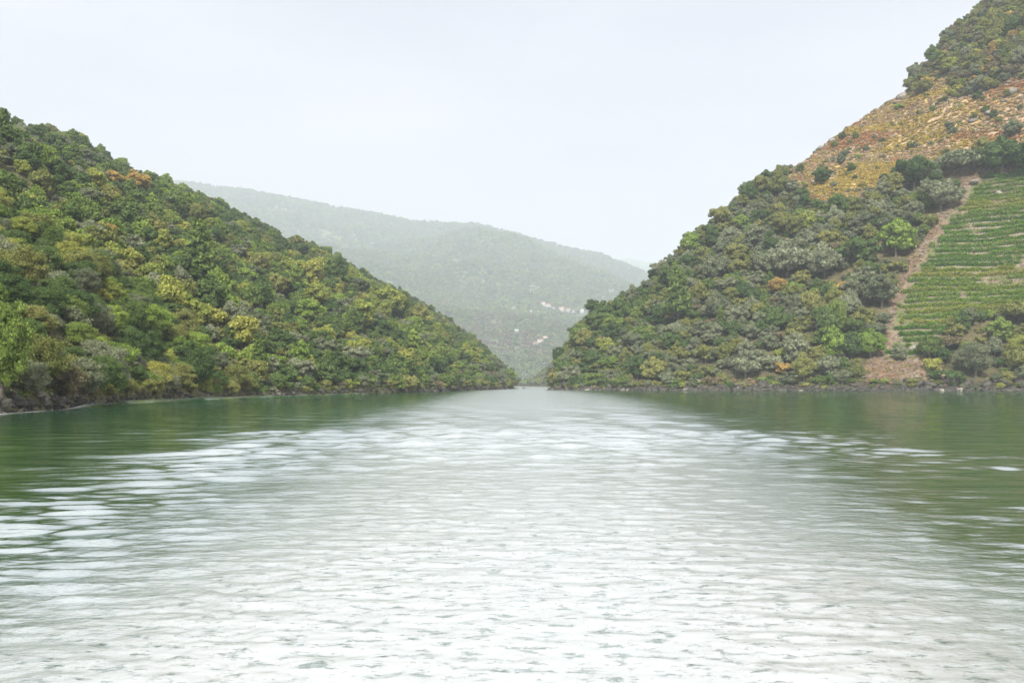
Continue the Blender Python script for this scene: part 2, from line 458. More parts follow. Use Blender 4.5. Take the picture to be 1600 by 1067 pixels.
def build_water():
    th = np.concatenate([np.linspace(-180, -34, 50)[:-1], np.linspace(-33, 33, 380)[:-1], np.linspace(34, 180, 50)])
    th = np.radians(th)
    rr = [0.6]
    while rr[-1] < 1700:
        rr.append(rr[-1] * (1.03 if rr[-1] < 6.5 else 1.0048 if rr[-1] < 55 else 1.010))
    rr = np.array(rr)
    R, T = np.meshgrid(rr, th, indexing='ij')
    X = R * np.sin(T); Y = R * np.cos(T)
    Z = np.zeros_like(X)
    M = wake_mask(X, np.maximum(Y, 0))
    rs = np.random.RandomState(5)
    dr = R * np.where(R < 55, 0.0048, 0.010)
    def waves(n, lmin, lmax, ang, spread, slope):
        z = np.zeros_like(X)
        for i in range(n):
            lam = math.exp(rs.uniform(math.log(lmin), math.log(lmax)))
            a = math.radians(ang + rs.normal() * spread)
            kx, ky = math.cos(a), math.sin(a)
            k = 2 * math.pi / lam
            amp = slope / k / math.sqrt(n / 2)
            fade = np.clip(lam / (2.5 * dr) - 0.8, 0, 1)
            wob = 1.2 * fbm(X / (lam * 7) + i, Y / (lam * 7), 2, 60 + i)
            z += amp * fade * np.sin(k * (kx * X + ky * Y) + rs.uniform(0, 6.28) + wob)
        return z
    patch = sstep(-0.3, 0.5, fbm(X / 9, Y / 16, 3, 33))
    # chop inside the wake, diverging waves at its margins, long swell outside
    xl, xr = wake_edges(np.maximum(Y, 0.5))
    left = sstep(1, -5, X) * np.exp(-((X - xl + 1.0) / 4.5) ** 2); right = sstep(1, 7, X) * np.exp(-((X - xr - 1.0) / (4.0 + 0.05 * Y)) ** 2)
    far = 0.6 + 0.4 * (1 - sstep(25, 90, R))
    near = 1 - sstep(20, 34, R)
    L_ = left * far * (0.15 + 1.1 * patch) * (1 - 0.5 * M); R_ = right * far * (0.25 + 1.0 * patch) * (1 - 0.45 * M)
    Z += waves(30, 0.22, 1.2, 108, 20, 0.17) * L_ * near + waves(30, 0.6, 2.6, 106, 20, 0.17) * L_ * (1.15 - near)
    Z += waves(30, 0.20, 1.1, 76, 22, 0.20) * R_ * near + waves(30, 0.6, 2.4, 78, 22, 0.22) * R_ * (1.15 - near)
    Z += waves(16, 1.6, 7.0, 90, 35, 0.030) * (1 - 0.85 * M)
    Z += waves(30, 0.7, 4.5, 90, 42, 0.17) * np.clip(M * 1.3, 0, 1) * sstep(18, 55, R)
    Z += waves(36, 0.13, 1.1, 90, 50, 0.065) * M
    # a low roller running along the left bank
    px = CX + F * X / np.maximum(Y, 1)
    front = (Y > 60) & (px > -400) & (px < 640)
    dd = np.where(front, Y - (shL(np.clip(px, -3800, 840)) * (1 - 0.035 * sstep(100, 500, px)) - 2.0 - 0.05 * shL(px) * sstep(60, 300, px)), 99)
    wid = 2.2
    amp = 0.42 * sstep(90, 150, px) * (1 - sstep(540, 600, px))
    Z += np.where(front, amp * np.exp(-(dd / wid) ** 2) * (0.55 + 0.9 * vnoise(X / 2.0, Y / 14.0, 8)), 0)
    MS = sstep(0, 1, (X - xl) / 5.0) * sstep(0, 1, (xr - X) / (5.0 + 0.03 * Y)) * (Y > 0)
    crest = np.where(front, np.clip(amp * 1.6, 0, 1) * np.exp(-((dd + 0.3) / 0.8) ** 2) * vnoise(X / 2, Y / 9, 29), 0)  # white line of reflected sky, painted along the roller's crest
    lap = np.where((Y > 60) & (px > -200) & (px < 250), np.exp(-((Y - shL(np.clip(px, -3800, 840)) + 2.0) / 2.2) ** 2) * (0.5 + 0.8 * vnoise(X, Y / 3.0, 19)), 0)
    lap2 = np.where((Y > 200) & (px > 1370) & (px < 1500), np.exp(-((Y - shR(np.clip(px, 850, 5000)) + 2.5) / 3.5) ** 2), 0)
    spray_glint = np.clip(crest + lap + lap2, 0, 1)
    V = np.stack([X, Y, Z], -1).reshape(-1, 3)
    r, c = X.shape
    i = np.arange(r - 1)[:, None] * c + np.arange(c - 1)[None, :]
    Fq = np.stack([i, i + c, i + c + 1, i + 1], -1).reshape(-1, 4)
    V = np.vstack([V, [[0, 0, 0]]])
    fan = np.stack([np.full(c - 1, len(V) - 1), np.arange(c - 1), np.arange(1, c)], -1)
    # water material
    m, t, out = newmat('river_water')
    tco = t.nodes.new('ShaderNodeTexCoord')
    at = t.nodes.new('ShaderNodeAttribute'); at.attribute_name = 'wake'
    def noise(scale, sx, sy, det, rough=0.55):
        mp = N(t, 'ShaderNodeMapping'); mp.inputs['Scale'].default_value = (sx, sy, 1)
        mp.inputs['Rotation'].default_value = (0, 0, 0.12)
        t.links.new(tco.outputs['Object'], mp.inputs[0])
        n = N(t, 'ShaderNodeTexNoise', Scale=scale, Detail=det, Roughness=rough)
        t.links.new(mp.outputs[0], n.inputs['Vector'])
        return n
    fine = noise(7.0, 0.75, 1.0, 6.0)
    calm = noise(2.6, 0.45, 1.0, 5.0, 0.6)
    b1 = N(t, 'ShaderNodeBump', Distance=0.055)
    st = N(t, 'ShaderNodeMapRange'); st.inputs['To Min'].default_value = 0.05; st.inputs['To Max'].default_value = 1.0
    t.links.new(at.outputs['Fac'], st.inputs['Value']); t.links.new(st.outputs[0], b1.inputs['Strength'])
    t.links.new(fine.outputs['Fac'], b1.inputs['Height'])
    b2 = N(t, 'ShaderNodeBump', Distance=0.05, Strength=0.5)
    t.links.new(calm.outputs['Fac'], b2.inputs['Height']); t.links.new(b1.outputs[0], b2.inputs['Normal'])
    body = N(t, 'ShaderNodeBsdfDiffuse'); body.inputs['Color'].default_value = (0.006, 0.044, 0.014, 1)
    gl = N(t, 'ShaderNodeBsdfGlossy'); gl.inputs['Color'].default_value = (0.96, 0.98, 0.98, 1)
    ar = t.nodes.new('ShaderNodeAttribute'); ar.attribute_name = 'ripple'
    t.links.new(ar.outputs['Fac'], gl.inputs['Roughness'])
    lw = N(t, 'ShaderNodeLayerWeight', Blend=0.5)
    fz = N(t, 'ShaderNodeMapRange', _interpolation_type='SMOOTHSTEP'); fz.inputs['From Min'].default_value = 0.12; fz.inputs['From Max'].default_value = 0.72
    fz.inputs['To Min'].default_value = 0.05; fz.inputs['To Max'].default_value = 0.74
    t.links.new(lw.outputs['Facing'], fz.inputs['Value'])
    t.links.new(b2.outputs[0], gl.inputs['Normal']); t.links.new(b2.outputs[0], lw.inputs['Normal'])
    base = t.nodes.new('ShaderNodeMixShader')
    t.links.new(fz.outputs[0], base.inputs[0]); t.links.new(body.outputs[0], base.inputs[1]); t.links.new(gl.outputs[0], base.inputs[2])
    # aerated water and frothy white in the boat's wake, also painting in reflected sky
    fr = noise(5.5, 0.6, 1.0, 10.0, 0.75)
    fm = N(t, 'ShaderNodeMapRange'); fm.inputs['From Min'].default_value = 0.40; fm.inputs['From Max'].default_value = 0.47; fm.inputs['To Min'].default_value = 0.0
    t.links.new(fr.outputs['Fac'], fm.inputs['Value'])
    at2 = t.nodes.new('ShaderNodeAttribute'); at2.attribute_name = 'froth_glare'
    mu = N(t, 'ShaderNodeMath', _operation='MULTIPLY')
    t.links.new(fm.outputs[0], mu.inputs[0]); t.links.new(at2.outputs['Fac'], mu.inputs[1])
    foam_glare = N(t, 'ShaderNodeBsdfPrincipled')
    foam_glare.inputs['Base Color'].default_value = (0.50, 0.505, 0.51, 1)
    foam_glare.inputs['Roughness'].default_value = 0.12; foam_glare.inputs['IOR'].default_value = 1.8
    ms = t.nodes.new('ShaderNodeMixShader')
    t.links.new(mu.outputs[0], ms.inputs[0]); t.links.new(base.outputs[0], ms.inputs[1]); t.links.new(foam_glare.outputs[0], ms.inputs[2])
    t.links.new(ms.outputs[0], out.inputs['Surface'])
    me = mesh_np('river_water', V, [Fq, fan], [m], smooth=True)
    for nm, arr in (('wake', M ** 2), ('ripple', 0.02 + 0.02 * M + 0.16 * M * sstep(30, 120, R)), ('froth_glare', np.maximum(spray_glint, MS * (0.34 + 0.28 * (1 - sstep(10, 60, R)))))):
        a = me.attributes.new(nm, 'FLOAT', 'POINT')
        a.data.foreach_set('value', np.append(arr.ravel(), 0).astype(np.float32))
    tag(link('river_water', me), kind='structure')
build_water()

# ------------------------------------------------------------------ haze
def build_haze():
    x0, x1, y0, y1, z0, z1 = -12800, 12800, -380, 12800, -5.2, 1420
    m, t, out = newmat('haze')
    v = t.nodes.new('ShaderNodeVolumePrincipled')
    v.inputs['Color'].default_value = (0.84, 0.905, 1.0, 1)
    v.inputs['Density'].default_value = 0.000172
    v.inputs['Anisotropy'].default_value = 0.2
    t.links.new(v.outputs[0], out.inputs['Volume'])
    V = [(x, y, z) for x in (x0, x1) for y in (y0, y1) for z in (z0, z1)]
    Fq = np.array([[0, 1, 3, 2], [4, 6, 7, 5], [0, 4, 5, 1], [2, 3, 7, 6], [0, 2, 6, 4], [1, 5, 7, 3]])
    o = link('haze', mesh_np('haze', V, [Fq], [m]))
    tag(o, 'pale blue haze filling the valley and veiling the far mountain', 'haze', kind='stuff')
build_haze()

# ------------------------------------------------------------------ plant patterns
def sph(nu=7, nv=5):
    V = [(0, 0, 1)]
    for j in range(1, nv):
        p = math.pi * j / nv
        for i in range(nu):
            a = 2 * math.pi * (i + 0.5 * (j % 2)) / nu
            V.append((math.sin(p) * math.cos(a), math.sin(p) * math.sin(a), math.cos(p)))
    V.append((0, 0, -1))
    Ft = []
    for i in range(nu):
        Ft.append((0, 1 + i, 1 + (i + 1) % nu))
        for j in range(nv - 2):
            a = 1 + j * nu + i; b = 1 + j * nu + (i + 1) % nu; c = a + nu; d = b + nu
            Ft.append((a, c, b)); Ft.append((b, c, d))
        L = 1 + (nv - 2) * nu
        Ft.append((L + i, len(V) - 1, L + (i + 1) % nu))
    return np.array(V), np.array(Ft)
SPH = sph()

def cards(rs, P, D, size, jit=0.55, el=1.5):
    n = len(P)
    Nn = D + rs.normal(size=(n, 3)) * jit
    Nn /= np.linalg.norm(Nn, axis=1)[:, None]
    A = np.cross(Nn, rs.normal(size=(n, 3))); A /= np.linalg.norm(A, axis=1)[:, None]
    B = np.cross(Nn, A)
    s = size * rs.uniform(0.55, 1.35, (n, 1))
    V = np.stack([P - A * s * el * .5, P + B * s * .5 , P + A * s * el * .5 + Nn * s * 0.15, P - B * s * .5], 1).reshape(-1, 3)
    Fq = np.arange(n * 4).reshape(-1, 4)
    return V, Fq

def crown(seed, R=3.2, H=5.5, base=2.0, ncl=26, ncard=1300, size=0.5, shape='round', core=0.70, jit=0.75, el=1.7, rag=0.55):
    rs = np.random.RandomState(seed)
    C = []; r = []
    for i in range(ncl):
        d = rs.normal(size=3); d /= np.linalg.norm(d)
        if shape in ('round', 'oval', 'shrub'):
            q = rs.uniform(0.35, 0.78)
            c = np.array([d[0] * R * q, d[1] * R * q, base + H * 0.5 + d[2] * H * 0.5 * q])
            rad = R * rs.uniform(0.18, 0.38)
            if rs.rand() < 0.3: c *= np.array([1.25, 1.25, 1.1]); rad *= 0.75
        elif shape == 'pine':
            f = i / (ncl - 1)
            a = i * 2.4
            ww = R * (1 - 0.72 * f) * rs.uniform(0.3, 0.75)
            c = np.array([math.cos(a) * ww, math.sin(a) * ww, base + H * (0.05 + 0.9 * f)])
            rad = R * (0.40 - 0.2 * f)
        elif shape == 'broom':
            q = rs.uniform(0.3, 0.7)
            c = np.array([d[0] * R * q, d[1] * R * q, base + H * 0.35 + abs(d[2]) * H * 0.4 * q])
            rad = R * rs.uniform(0.3, 0.4)
        C.append(c); r.append(rad)
    C = np.array(C); r = np.array(r)
    if shape == 'shrub': C[:, 2] = np.maximum(C[:, 2], base + r * 0.5)
    asp = np.array([1, 1, 0.75 if shape != 'pine' else 0.45])
    pr = r ** 2 / (r ** 2).sum()
    idx = rs.choice(ncl, int(ncard * 1.5), p=pr)
    D = rs.normal(size=(len(idx), 3)); D /= np.linalg.norm(D, axis=1)[:, None]
    D[:, 2] = np.where(D[:, 2] < -0.35, -D[:, 2], D[:, 2])
    P = C[idx] + D * asp * (r[idx] * (0.82 + rag * rs.uniform(-0.5, 1, len(idx)) ** 2 * 1.0))[:, None]
    # drop leaves buried in other clumps
    inside = np.zeros(len(P), int)
    for k in range(ncl):
        inside += (np.linalg.norm((P - C[k]) / asp, axis=1) < r[k] * 0.74)
    keep = inside == 0
    P = P[keep][:ncard]; D = D[keep][:ncard]
    if shape == 'broom': D = D + np.array([0, 0, 0.0])
    V, Fq = cards(rs, P, D, size, jit, el)
    # inner mass of twigs and leaves
    SV, SF = SPH
    vs = []; fs = []
    off = len(V)
    for k in range(ncl):
        v = C[k] + SV * asp * r[k] * core * (1 + 0.15 * rs.normal(size=(len(SV), 1)))
        vs.append(v); fs.append(SF + off); off += len(SV)
    return np.vstack([V] + vs), [Fq, np.vstack(fs)]

def tube(p0, p1, r0, r1, n=6):
    p0 = np.array(p0, float); p1 = np.array(p1, float)
    d = p1 - p0; d /= np.linalg.norm(d)
    a = np.cross(d, [0.3, 0.9, 0.1]); a /= np.linalg.norm(a); b = np.cross(d, a)
    an = np.arange(n) * 2 * math.pi / n
    ring = np.cos(an)[:, None] * a + np.sin(an)[:, None] * b
    V = np.vstack([p0 + ring * r0, p1 + ring * r1])
    Fq = np.array([[i, (i + 1) % n, n + (i + 1) % n, n + i] for i in range(n)])
    return V, Fq

def tubes(segs, n=6):
    vs = []; fs = []; off = 0
    for s in segs:
        v, f = tube(*s, n=n); vs.append(v); fs.append(f + off); off += len(v)
    return np.vstack(vs), np.vstack(fs)

def trunk(seed, R, H, base, r0=0.22):
    rs = np.random.RandomState(seed)
    top = np.array([rs.normal() * 0.2, rs.normal() * 0.2, base + H * 0.65])
    mid = np.array([rs.normal() * 0.15, rs.normal() * 0.15, base + 0.2])
    segs = [((0, 0, -1.2), mid, r0 * 1.3, r0), (mid, top, r0, r0 * 0.35)]
    for i in range(5):
        a = i * 1.3 + rs.rand(); f = rs.uniform(0.1, 0.7)
        s = mid + (top - mid) * f
        e = s + np.array([math.cos(a) * R * 0.6, math.sin(a) * R * 0.6, H * rs.uniform(0.15, 0.3)])
        segs.append((s, e, r0 * 0.45, r0 * 0.12))
    return tubes(segs)

# shape -> (crown args, trunk args)
SH = {}
for v in range(3):
    SH['round%d' % v] = (dict(seed=10 + v, R=3.2, H=5.4, base=0.8, ncl=34, ncard=2600, size=0.34), dict(R=3.2, H=5.4, base=1.6))
    SH['oval%d' % v] = (dict(seed=20 + v, R=2.8, H=5.8, base=0.8, ncl=34, ncard=2600, size=0.34, rag=0.75), dict(R=2.8, H=5.8, base=1.5))
    SH['oak%d' % v] = (dict(seed=30 + v, R=3.3, H=4.6, base=0.9, ncl=40, ncard=3000, size=0.27, rag=0.35, jit=0.6), dict(R=3.3, H=4.6, base=0.9))
    SH['shrub%d' % v] = (dict(seed=40 + v, R=2.2, H=2.7, base=0.0, ncl=20, ncard=1700, size=0.24, shape='shrub', rag=0.6), dict(R=2.0, H=2.6, base=0.1, r0=0.09))
    SH['near_round%d' % v] = (dict(seed=50 + v, R=3.1, H=5.6, base=0.5, ncl=60, ncard=15000, size=0.118, rag=0.7, core=0.62), dict(R=3.1, H=5.6, base=1.4))
    SH['near_shrub%d' % v] = (dict(seed=60 + v, R=2.2, H=2.9, base=0.0, ncl=28, ncard=6500, size=0.12, shape='shrub', rag=0.8, core=0.6), dict(R=2.0, H=2.6, base=0.1, r0=0.07))
SH['pine0'] = (dict(seed=70, R=2.9, H=9.0, base=2.6, ncl=34, ncard=2200, size=0.42, shape='pine', rag=0.7, core=0.35, el=2.2), dict(R=1.5, H=12, base=2.6, r0=0.24))
SH['broom0'] = (dict(seed=71, R=3.4, H=5.2, base=0.0, ncl=22, ncard=3600, size=0.32, shape='broom', rag=0.4, core=0.7, el=2.6), dict(R=2.0, H=3.0, base=0.1, r0=0.08))
_cache = {}
def shape_geo(sh):
    if sh not in _cache:
        c, tk = SH[sh]
        _cache[sh] = (crown(**c), trunk(c['seed'] + 500, **tk))
    return _cache[sh]
_mc = {}
def crown_mesh(sh, col):
    k = (sh, col)
    if k not in _mc:
        for kk in _mc:
            if kk[0] == sh:
                me = _mc[kk].copy(); me.materials.clear(); me.materials.append(LM[col]); break
        else:
            (V, Fs), _ = shape_geo(sh)
            me = mesh_np('crown', V, Fs, [LM[col]])
        _mc[k] = me
    return _mc[k]
_mt = {}
def trunk_mesh(sh):
    if sh not in _mt:
        _, (V, Fq) = shape_geo(sh)
        _mt[sh] = mesh_np('trunk', V, [Fq], [M_BARK], smooth=True)
    return _mt[sh]
_mj = {}
def joined_mesh(sh, col):
    k = (sh, col)
    if k not in _mj:
        (V, Fs), (TV, TF) = shape_geo(sh)
        VV = np.vstack([V, TV]); FF = [Fs[0], Fs[1], TF + len(V)]
        mi = np.concatenate([np.zeros(len(Fs[0]) + len(Fs[1])), np.ones(len(TF))])
        _mj[k] = mesh_np('tree_pattern', VV, FF, [LM[col], M_BARK], mi)
    return _mj[k]

def scatter(name, pts, keys, scl, rot, label, cat, mesher):
    """one object of stuff: geometry nodes place the patterns on the points"""
    uk = sorted(set(keys))
    colc = bpy.data.collections.new(name + '_patterns')
    for i, k in enumerate(uk):
        colc.objects.link(bpy.data.objects.new('pattern_%s_%03d' % (name, i), mesher(*k)))
    idx = np.array([uk.index(k) for k in keys], np.int32)
    me = bpy.data.meshes.new(name)
    me.vertices.add(len(pts)); me.vertices.foreach_set('co', np.asarray(pts, np.float32).ravel())
    a = me.attributes.new('idx', 'INT', 'POINT'); a.data.foreach_set('value', idx)
    a = me.attributes.new('scl', 'FLOAT_VECTOR', 'POINT'); a.data.foreach_set('vector', np.asarray(scl, np.float32).ravel())
    a = me.attributes.new('rot', 'FLOAT_VECTOR', 'POINT'); a.data.foreach_set('vector', np.asarray(rot, np.float32).ravel())
    o = link(name, me)
    ng = bpy.data.node_groups.new(name, 'GeometryNodeTree')
    ng.interface.new_socket('Geometry', in_out='INPUT', socket_type='NodeSocketGeometry')
    ng.interface.new_socket('Geometry', in_out='OUTPUT', socket_type='NodeSocketGeometry')
    gi = ng.nodes.new('NodeGroupInput'); go = ng.nodes.new('NodeGroupOutput')
    ip = ng.nodes.new('GeometryNodeInstanceOnPoints')
    ci = ng.nodes.new('GeometryNodeCollectionInfo')
    ci.inputs['Collection'].default_value = colc
    ci.inputs['Separate Children'].default_value = True
    ci.inputs['Reset Children'].default_value = True
    def na(nm, ty):
        n = ng.nodes.new('GeometryNodeInputNamedAttribute'); n.data_type = ty
        n.inputs['Name'].default_value = nm
        return n.outputs['Attribute']
    er = ng.nodes.new('FunctionNodeEulerToRotation')
    L = ng.links.new
    L(gi.outputs[0], ip.inputs['Points']); L(ci.outputs[0], ip.inputs['Instance'])
    ip.inputs['Pick Instance'].default_value = True
    L(na('idx', 'INT'), ip.inputs['Instance Index'])
    L(na('rot', 'FLOAT_VECTOR'), er.inputs[0]); L(er.outputs[0], ip.inputs['Rotation'])
    L(na('scl', 'FLOAT_VECTOR'), ip.inputs['Scale'])
    L(ip.outputs[0], go.inputs[0])
    md = o.modifiers.new('scatter', 'NODES'); md.node_group = ng
    tag(o, label, cat, kind='stuff')
    return o

# ------------------------------------------------------------------ individual trees
WORD = {'green': 'mid-green', 'dark': 'dark green', 'bright': 'bright green', 'olive': 'olive-green', 'yellow': 'yellow-green',
        'orange': 'orange-brown', 'grey': 'grey-green', 'brown': 'dull brownish', 'pale': 'pale silvery'}
def kind_of(sh):
    if 'shrub' in sh: return 'bush', 'bush'
    if 'oak' in sh: return 'evergreen_oak', 'evergreen oak'
    if 'pine' in sh: return 'pine_tree', 'pine tree'
    if 'broom' in sh: return 'broom_bush', 'broom bush'
    return 'broadleaf_tree', 'broadleaf tree'
PLANTS = []   # (x, y, z, sh, col, scale3, rotz, label)
def plant(x, y, z, sh, col, s, rz=None, label=None, sz=1.0):
    PLANTS.append([x, y, z, sh, col, (s, s, s * sz), RS.uniform(0, 6.28) if rz is None else rz, label])

HERO = [  # terrain, px of crown centre, py of crown foot, crown radius px, shape, colour, height factor, label
    ('L', 2, 622, 48, 'near_round0', 'green', 1.7, 'tall fresh-green tree leaning over the rocks at the left edge'),
    ('L', 62, 612, 40, 'near_round1', 'olive', 1.2, 'olive tree behind the grey rocks near the left edge'),
    ('L', 28, 470, 44, 'near_round2', 'olive', 1.0, 'large olive-brown tree high beside the red ivy-covered trunk'),
    ('L', 100, 628, 34, 'near_shrub0', 'brown', 1.3, 'bare brownish bush above the dark rocks on the left bank'),
    ('L', 150, 618, 30, 'near_round0', 'dark', 1.1, 'dark tree overhanging the water right of the dark rocks'),
    ('L', 193, 604, 14, 'near_shrub1', 'pale', 1.4, 'pale silvery willow bush on the left bank above the water'),
    ('L', 243, 606, 24, 'near_round1', 'yellow', 0.9, 'yellow-green tree at the waterline right of the silvery willow'),
    ('L', 277, 616, 27, 'near_round2', 'olive', 0.8, 'ochre-tinted tree on the left bank beside its smaller ochre neighbour'),
    ('L', 322, 613, 14, 'near_shrub2', 'yellow', 1.5, 'small pale ochre tree standing out at the waterline'),
    ('L', 235, 460, 26, 'round1', 'yellow', 0.8, 'brightest yellow tree in the middle of the left hillside'),
    ('L', 122, 412, 30, 'round0', 'yellow', 0.8, 'yellow-tinted tree high on the left hillside near the edge'),
    ('L', 203, 425, 22, 'round2', 'yellow', 0.9, 'yellow tree just left of the brightest yellow one'),
    ('L', 215, 302, 20, 'round0', 'orange', 0.7, 'larger orange-tinted tree just below the left skyline'),
    ('L', 178, 294, 13, 'oval1', 'orange', 0.8, 'smaller orange-tinted tree just below the left skyline'),
    ('L', 3, 302, 10, 'round2', 'orange', 1.0, 'orange tree cut by the left edge below the skyline'),
    ('L', 160, 478, 16, 'round1', 'yellow', 0.8, 'small golden tree above the grey bushes on the left hillside'),
    ('L', 92, 372, 16, 'shrub1', 'orange', 1.0, 'reddish bush on the upper left hillside'),
    ('L', 312, 455, 30, 'pine0', 'green', 0.8, 'feathery pine in the middle of the left hillside'),
    ('L', 348, 460, 15, 'pine0', 'dark', 0.9, 'slim dark pine right of the feathery pine'),
    ('L', 345, 575, 24, 'round2', 'bright', 0.9, 'light green rounded tree low on the left hillside'),
    ('L', 458, 440, 22, 'round0', 'yellow', 0.9, 'yellow-green tree left of its paler twin on the left hillside'),
    ('L', 487, 455, 25, 'round1', 'yellow', 1.0, 'pale yellow-green tree with a broad crown on the left hillside'),
    ('L', 607, 495, 28, 'round2', 'yellow', 0.8, 'wide yellow-green tree below the right end of the skyline'),
    ('L', 565, 520, 24, 'oval0', 'yellow', 0.9, 'tall yellow-green tree left of the wide one'),
    ('L', 452, 545, 24, 'round0', 'olive', 0.8, 'ochre tree above the waterside on the left hillside'),
    ('L', 515, 540, 10, 'round1', 'orange', 0.8, 'small orange tree low on the left hillside'),
    ('L', 392, 412, 10, 'round1', 'yellow', 1.0, 'small lemon-yellow tree high on the left hillside'),
    ('L', 240, 276, 9, 'oak1', 'dark', 1.1, 'dark tree sticking up from the left skyline'),
    ('R', 1060, 512, 24, 'pine0', 'green', 1.0, 'tall green pine with a bare trunk on the right hillside'),
    ('R', 1216, 462, 17, 'round0', 'orange', 0.8, 'orange tree in the middle of the right hillside'),
    ('R', 1232, 438, 34, 'oak0', 'grey', 1.2, 'large grey-green oak above the orange tree'),
    ('R', 1288, 436, 32, 'oak1', 'grey', 1.0, 'pale grey-green oak right of the large one above the orange tree'),
    ('R', 1428, 300, 32, 'oak2', 'dark', 1.0, 'dark green oak below the bracken slope'),
    ('R', 1472, 332, 34, 'oak0', 'grey', 0.9, 'grey-green oak beside the top of the rubble path'),
    ('R', 1502, 277, 38, 'broom0', 'grey', 0.9, 'big feathery grey-green broom bush above the vineyard'),
    ('R', 1566, 272, 34, 'oak1', 'dark', 0.8, 'dark green oak directly above the vineyard'),
    ('R', 1612, 276, 34, 'oak2', 'dark', 0.8, 'dark green oak at the right edge above the vineyard'),
    ('R', 1400, 402, 34, 'oak1', 'bright', 1.0, 'rich green rounded tree left of the rubble path'),
    ('R', 1345, 420, 30, 'oak2', 'dark', 0.9, 'dark green tree left of the rich green rounded one'),
    ('R', 1378, 482, 32, 'oak0', 'grey', 1.0, 'silvery grey-green oak beside the middle of the rubble path'),
    ('R', 1360, 560, 26, 'oak1', 'bright', 1.0, 'deep green bush at the foot of the rubble path'),
    ('R', 1330, 535, 22, 'oak2', 'green', 1.0, 'green bush just left of the foot of the rubble path'),
    ('R', 1220, 562, 12, 'shrub0', 'yellow', 1.2, 'left of the two lime-coloured bushes near the right waterline'),
    ('R', 1246, 562, 12, 'shrub1', 'yellow', 1.2, 'right of the two lime-coloured bushes near the right waterline'),
    ('R', 1226, 588, 18, 'shrub2', 'orange', 1.1, 'rusty brown bush below the two lime-coloured bushes'),
    ('R', 1165, 592, 28, 'oak0', 'grey', 1.0, 'blue-grey bush left of the rusty one at the right waterline'),
    ('R', 1290, 590, 22, 'shrub0', 'grey', 1.3, 'silver-green bush at the waterline right of the rusty one'),
    ('R', 1457, 582, 14, 'shrub1', 'yellow', 1.5, 'small lemon-yellow bush on the red bank below the vineyard'),
    ('R', 1523, 590, 30, 'near_round1', 'grey', 0.95, 'large blue-green rounded tree at the waterline below the vineyard'),
    ('R', 1480, 548, 22, 'broom0', 'brown', 0.8, 'dry brownish bush below the vineyard'),
    ('R', 1592, 564, 22, 'near_round2', 'yellow', 0.9, 'yellow tree at the right edge above the water'),
    ('R', 1560, 540, 26, 'oak1', 'green', 0.9, 'green tree between the blue-green and the yellow ones'),
    ('R', 1592, 505, 30, 'broom0', 'olive', 0.8, 'feathery olive-green bush at the right edge below the vines'),
    ('R', 1316, 219, 7, 'oak0', 'dark', 1.1, 'small round dark bush by the rocks on the right skyline'),
    ('R', 1583, 215, 17, 'oak1', 'grey', 0.8, 'grey-green bush on the bracken slope near the right edge'),
    ('R', 1283, 290, 16, 'oak2', 'dark', 0.8, 'dark bush below the small cliff on the right skyline'),
    ('R', 1405, 172, 9, 'shrub0', 'bright', 0.8, 'small vivid green bush on the upper bracken slope'),
    ('R', 1475, 160, 8, 'shrub1', 'dark', 0.8, 'left dark bush among the golden bracken'),
    ('R', 1528, 155, 10, 'shrub2', 'dark', 1.0, 'right dark bush among the golden bracken'),
    ('R', 935, 500, 22, 'oak0', 'dark', 1.0, 'dark green tree on the nose of the right hillside'),
    ('R', 968, 512, 24, 'oak1', 'dark', 1.1, 'dark green tree right of the one on the nose'),
    ('R', 1112, 392, 14, 'oval1', 'dark', 1.2, 'dark upright tree near the right skyline'),
    ('R', 948, 560, 18, 'round1', 'yellow', 0.9, 'yellow-green tree low on the nose of the right hillside'),
    ('R', 877, 592, 11, 'round0', 'bright', 1.1, 'light green tree above the dark rock point'),
]
TT = {'L': TL, 'R': TR}
heropos = []
for side, px, py, rp, sh, col, hf, lab in HERO:
    x, y, z = TT[side].locate(px, py)
    R0 = SH[sh][0]['R']
    s = rp * y / F / R0
    plant(x, y, z - 0.3, sh, col, s, None, lab, max(hf, 0.95))
    heropos.append((x, y, s * R0))

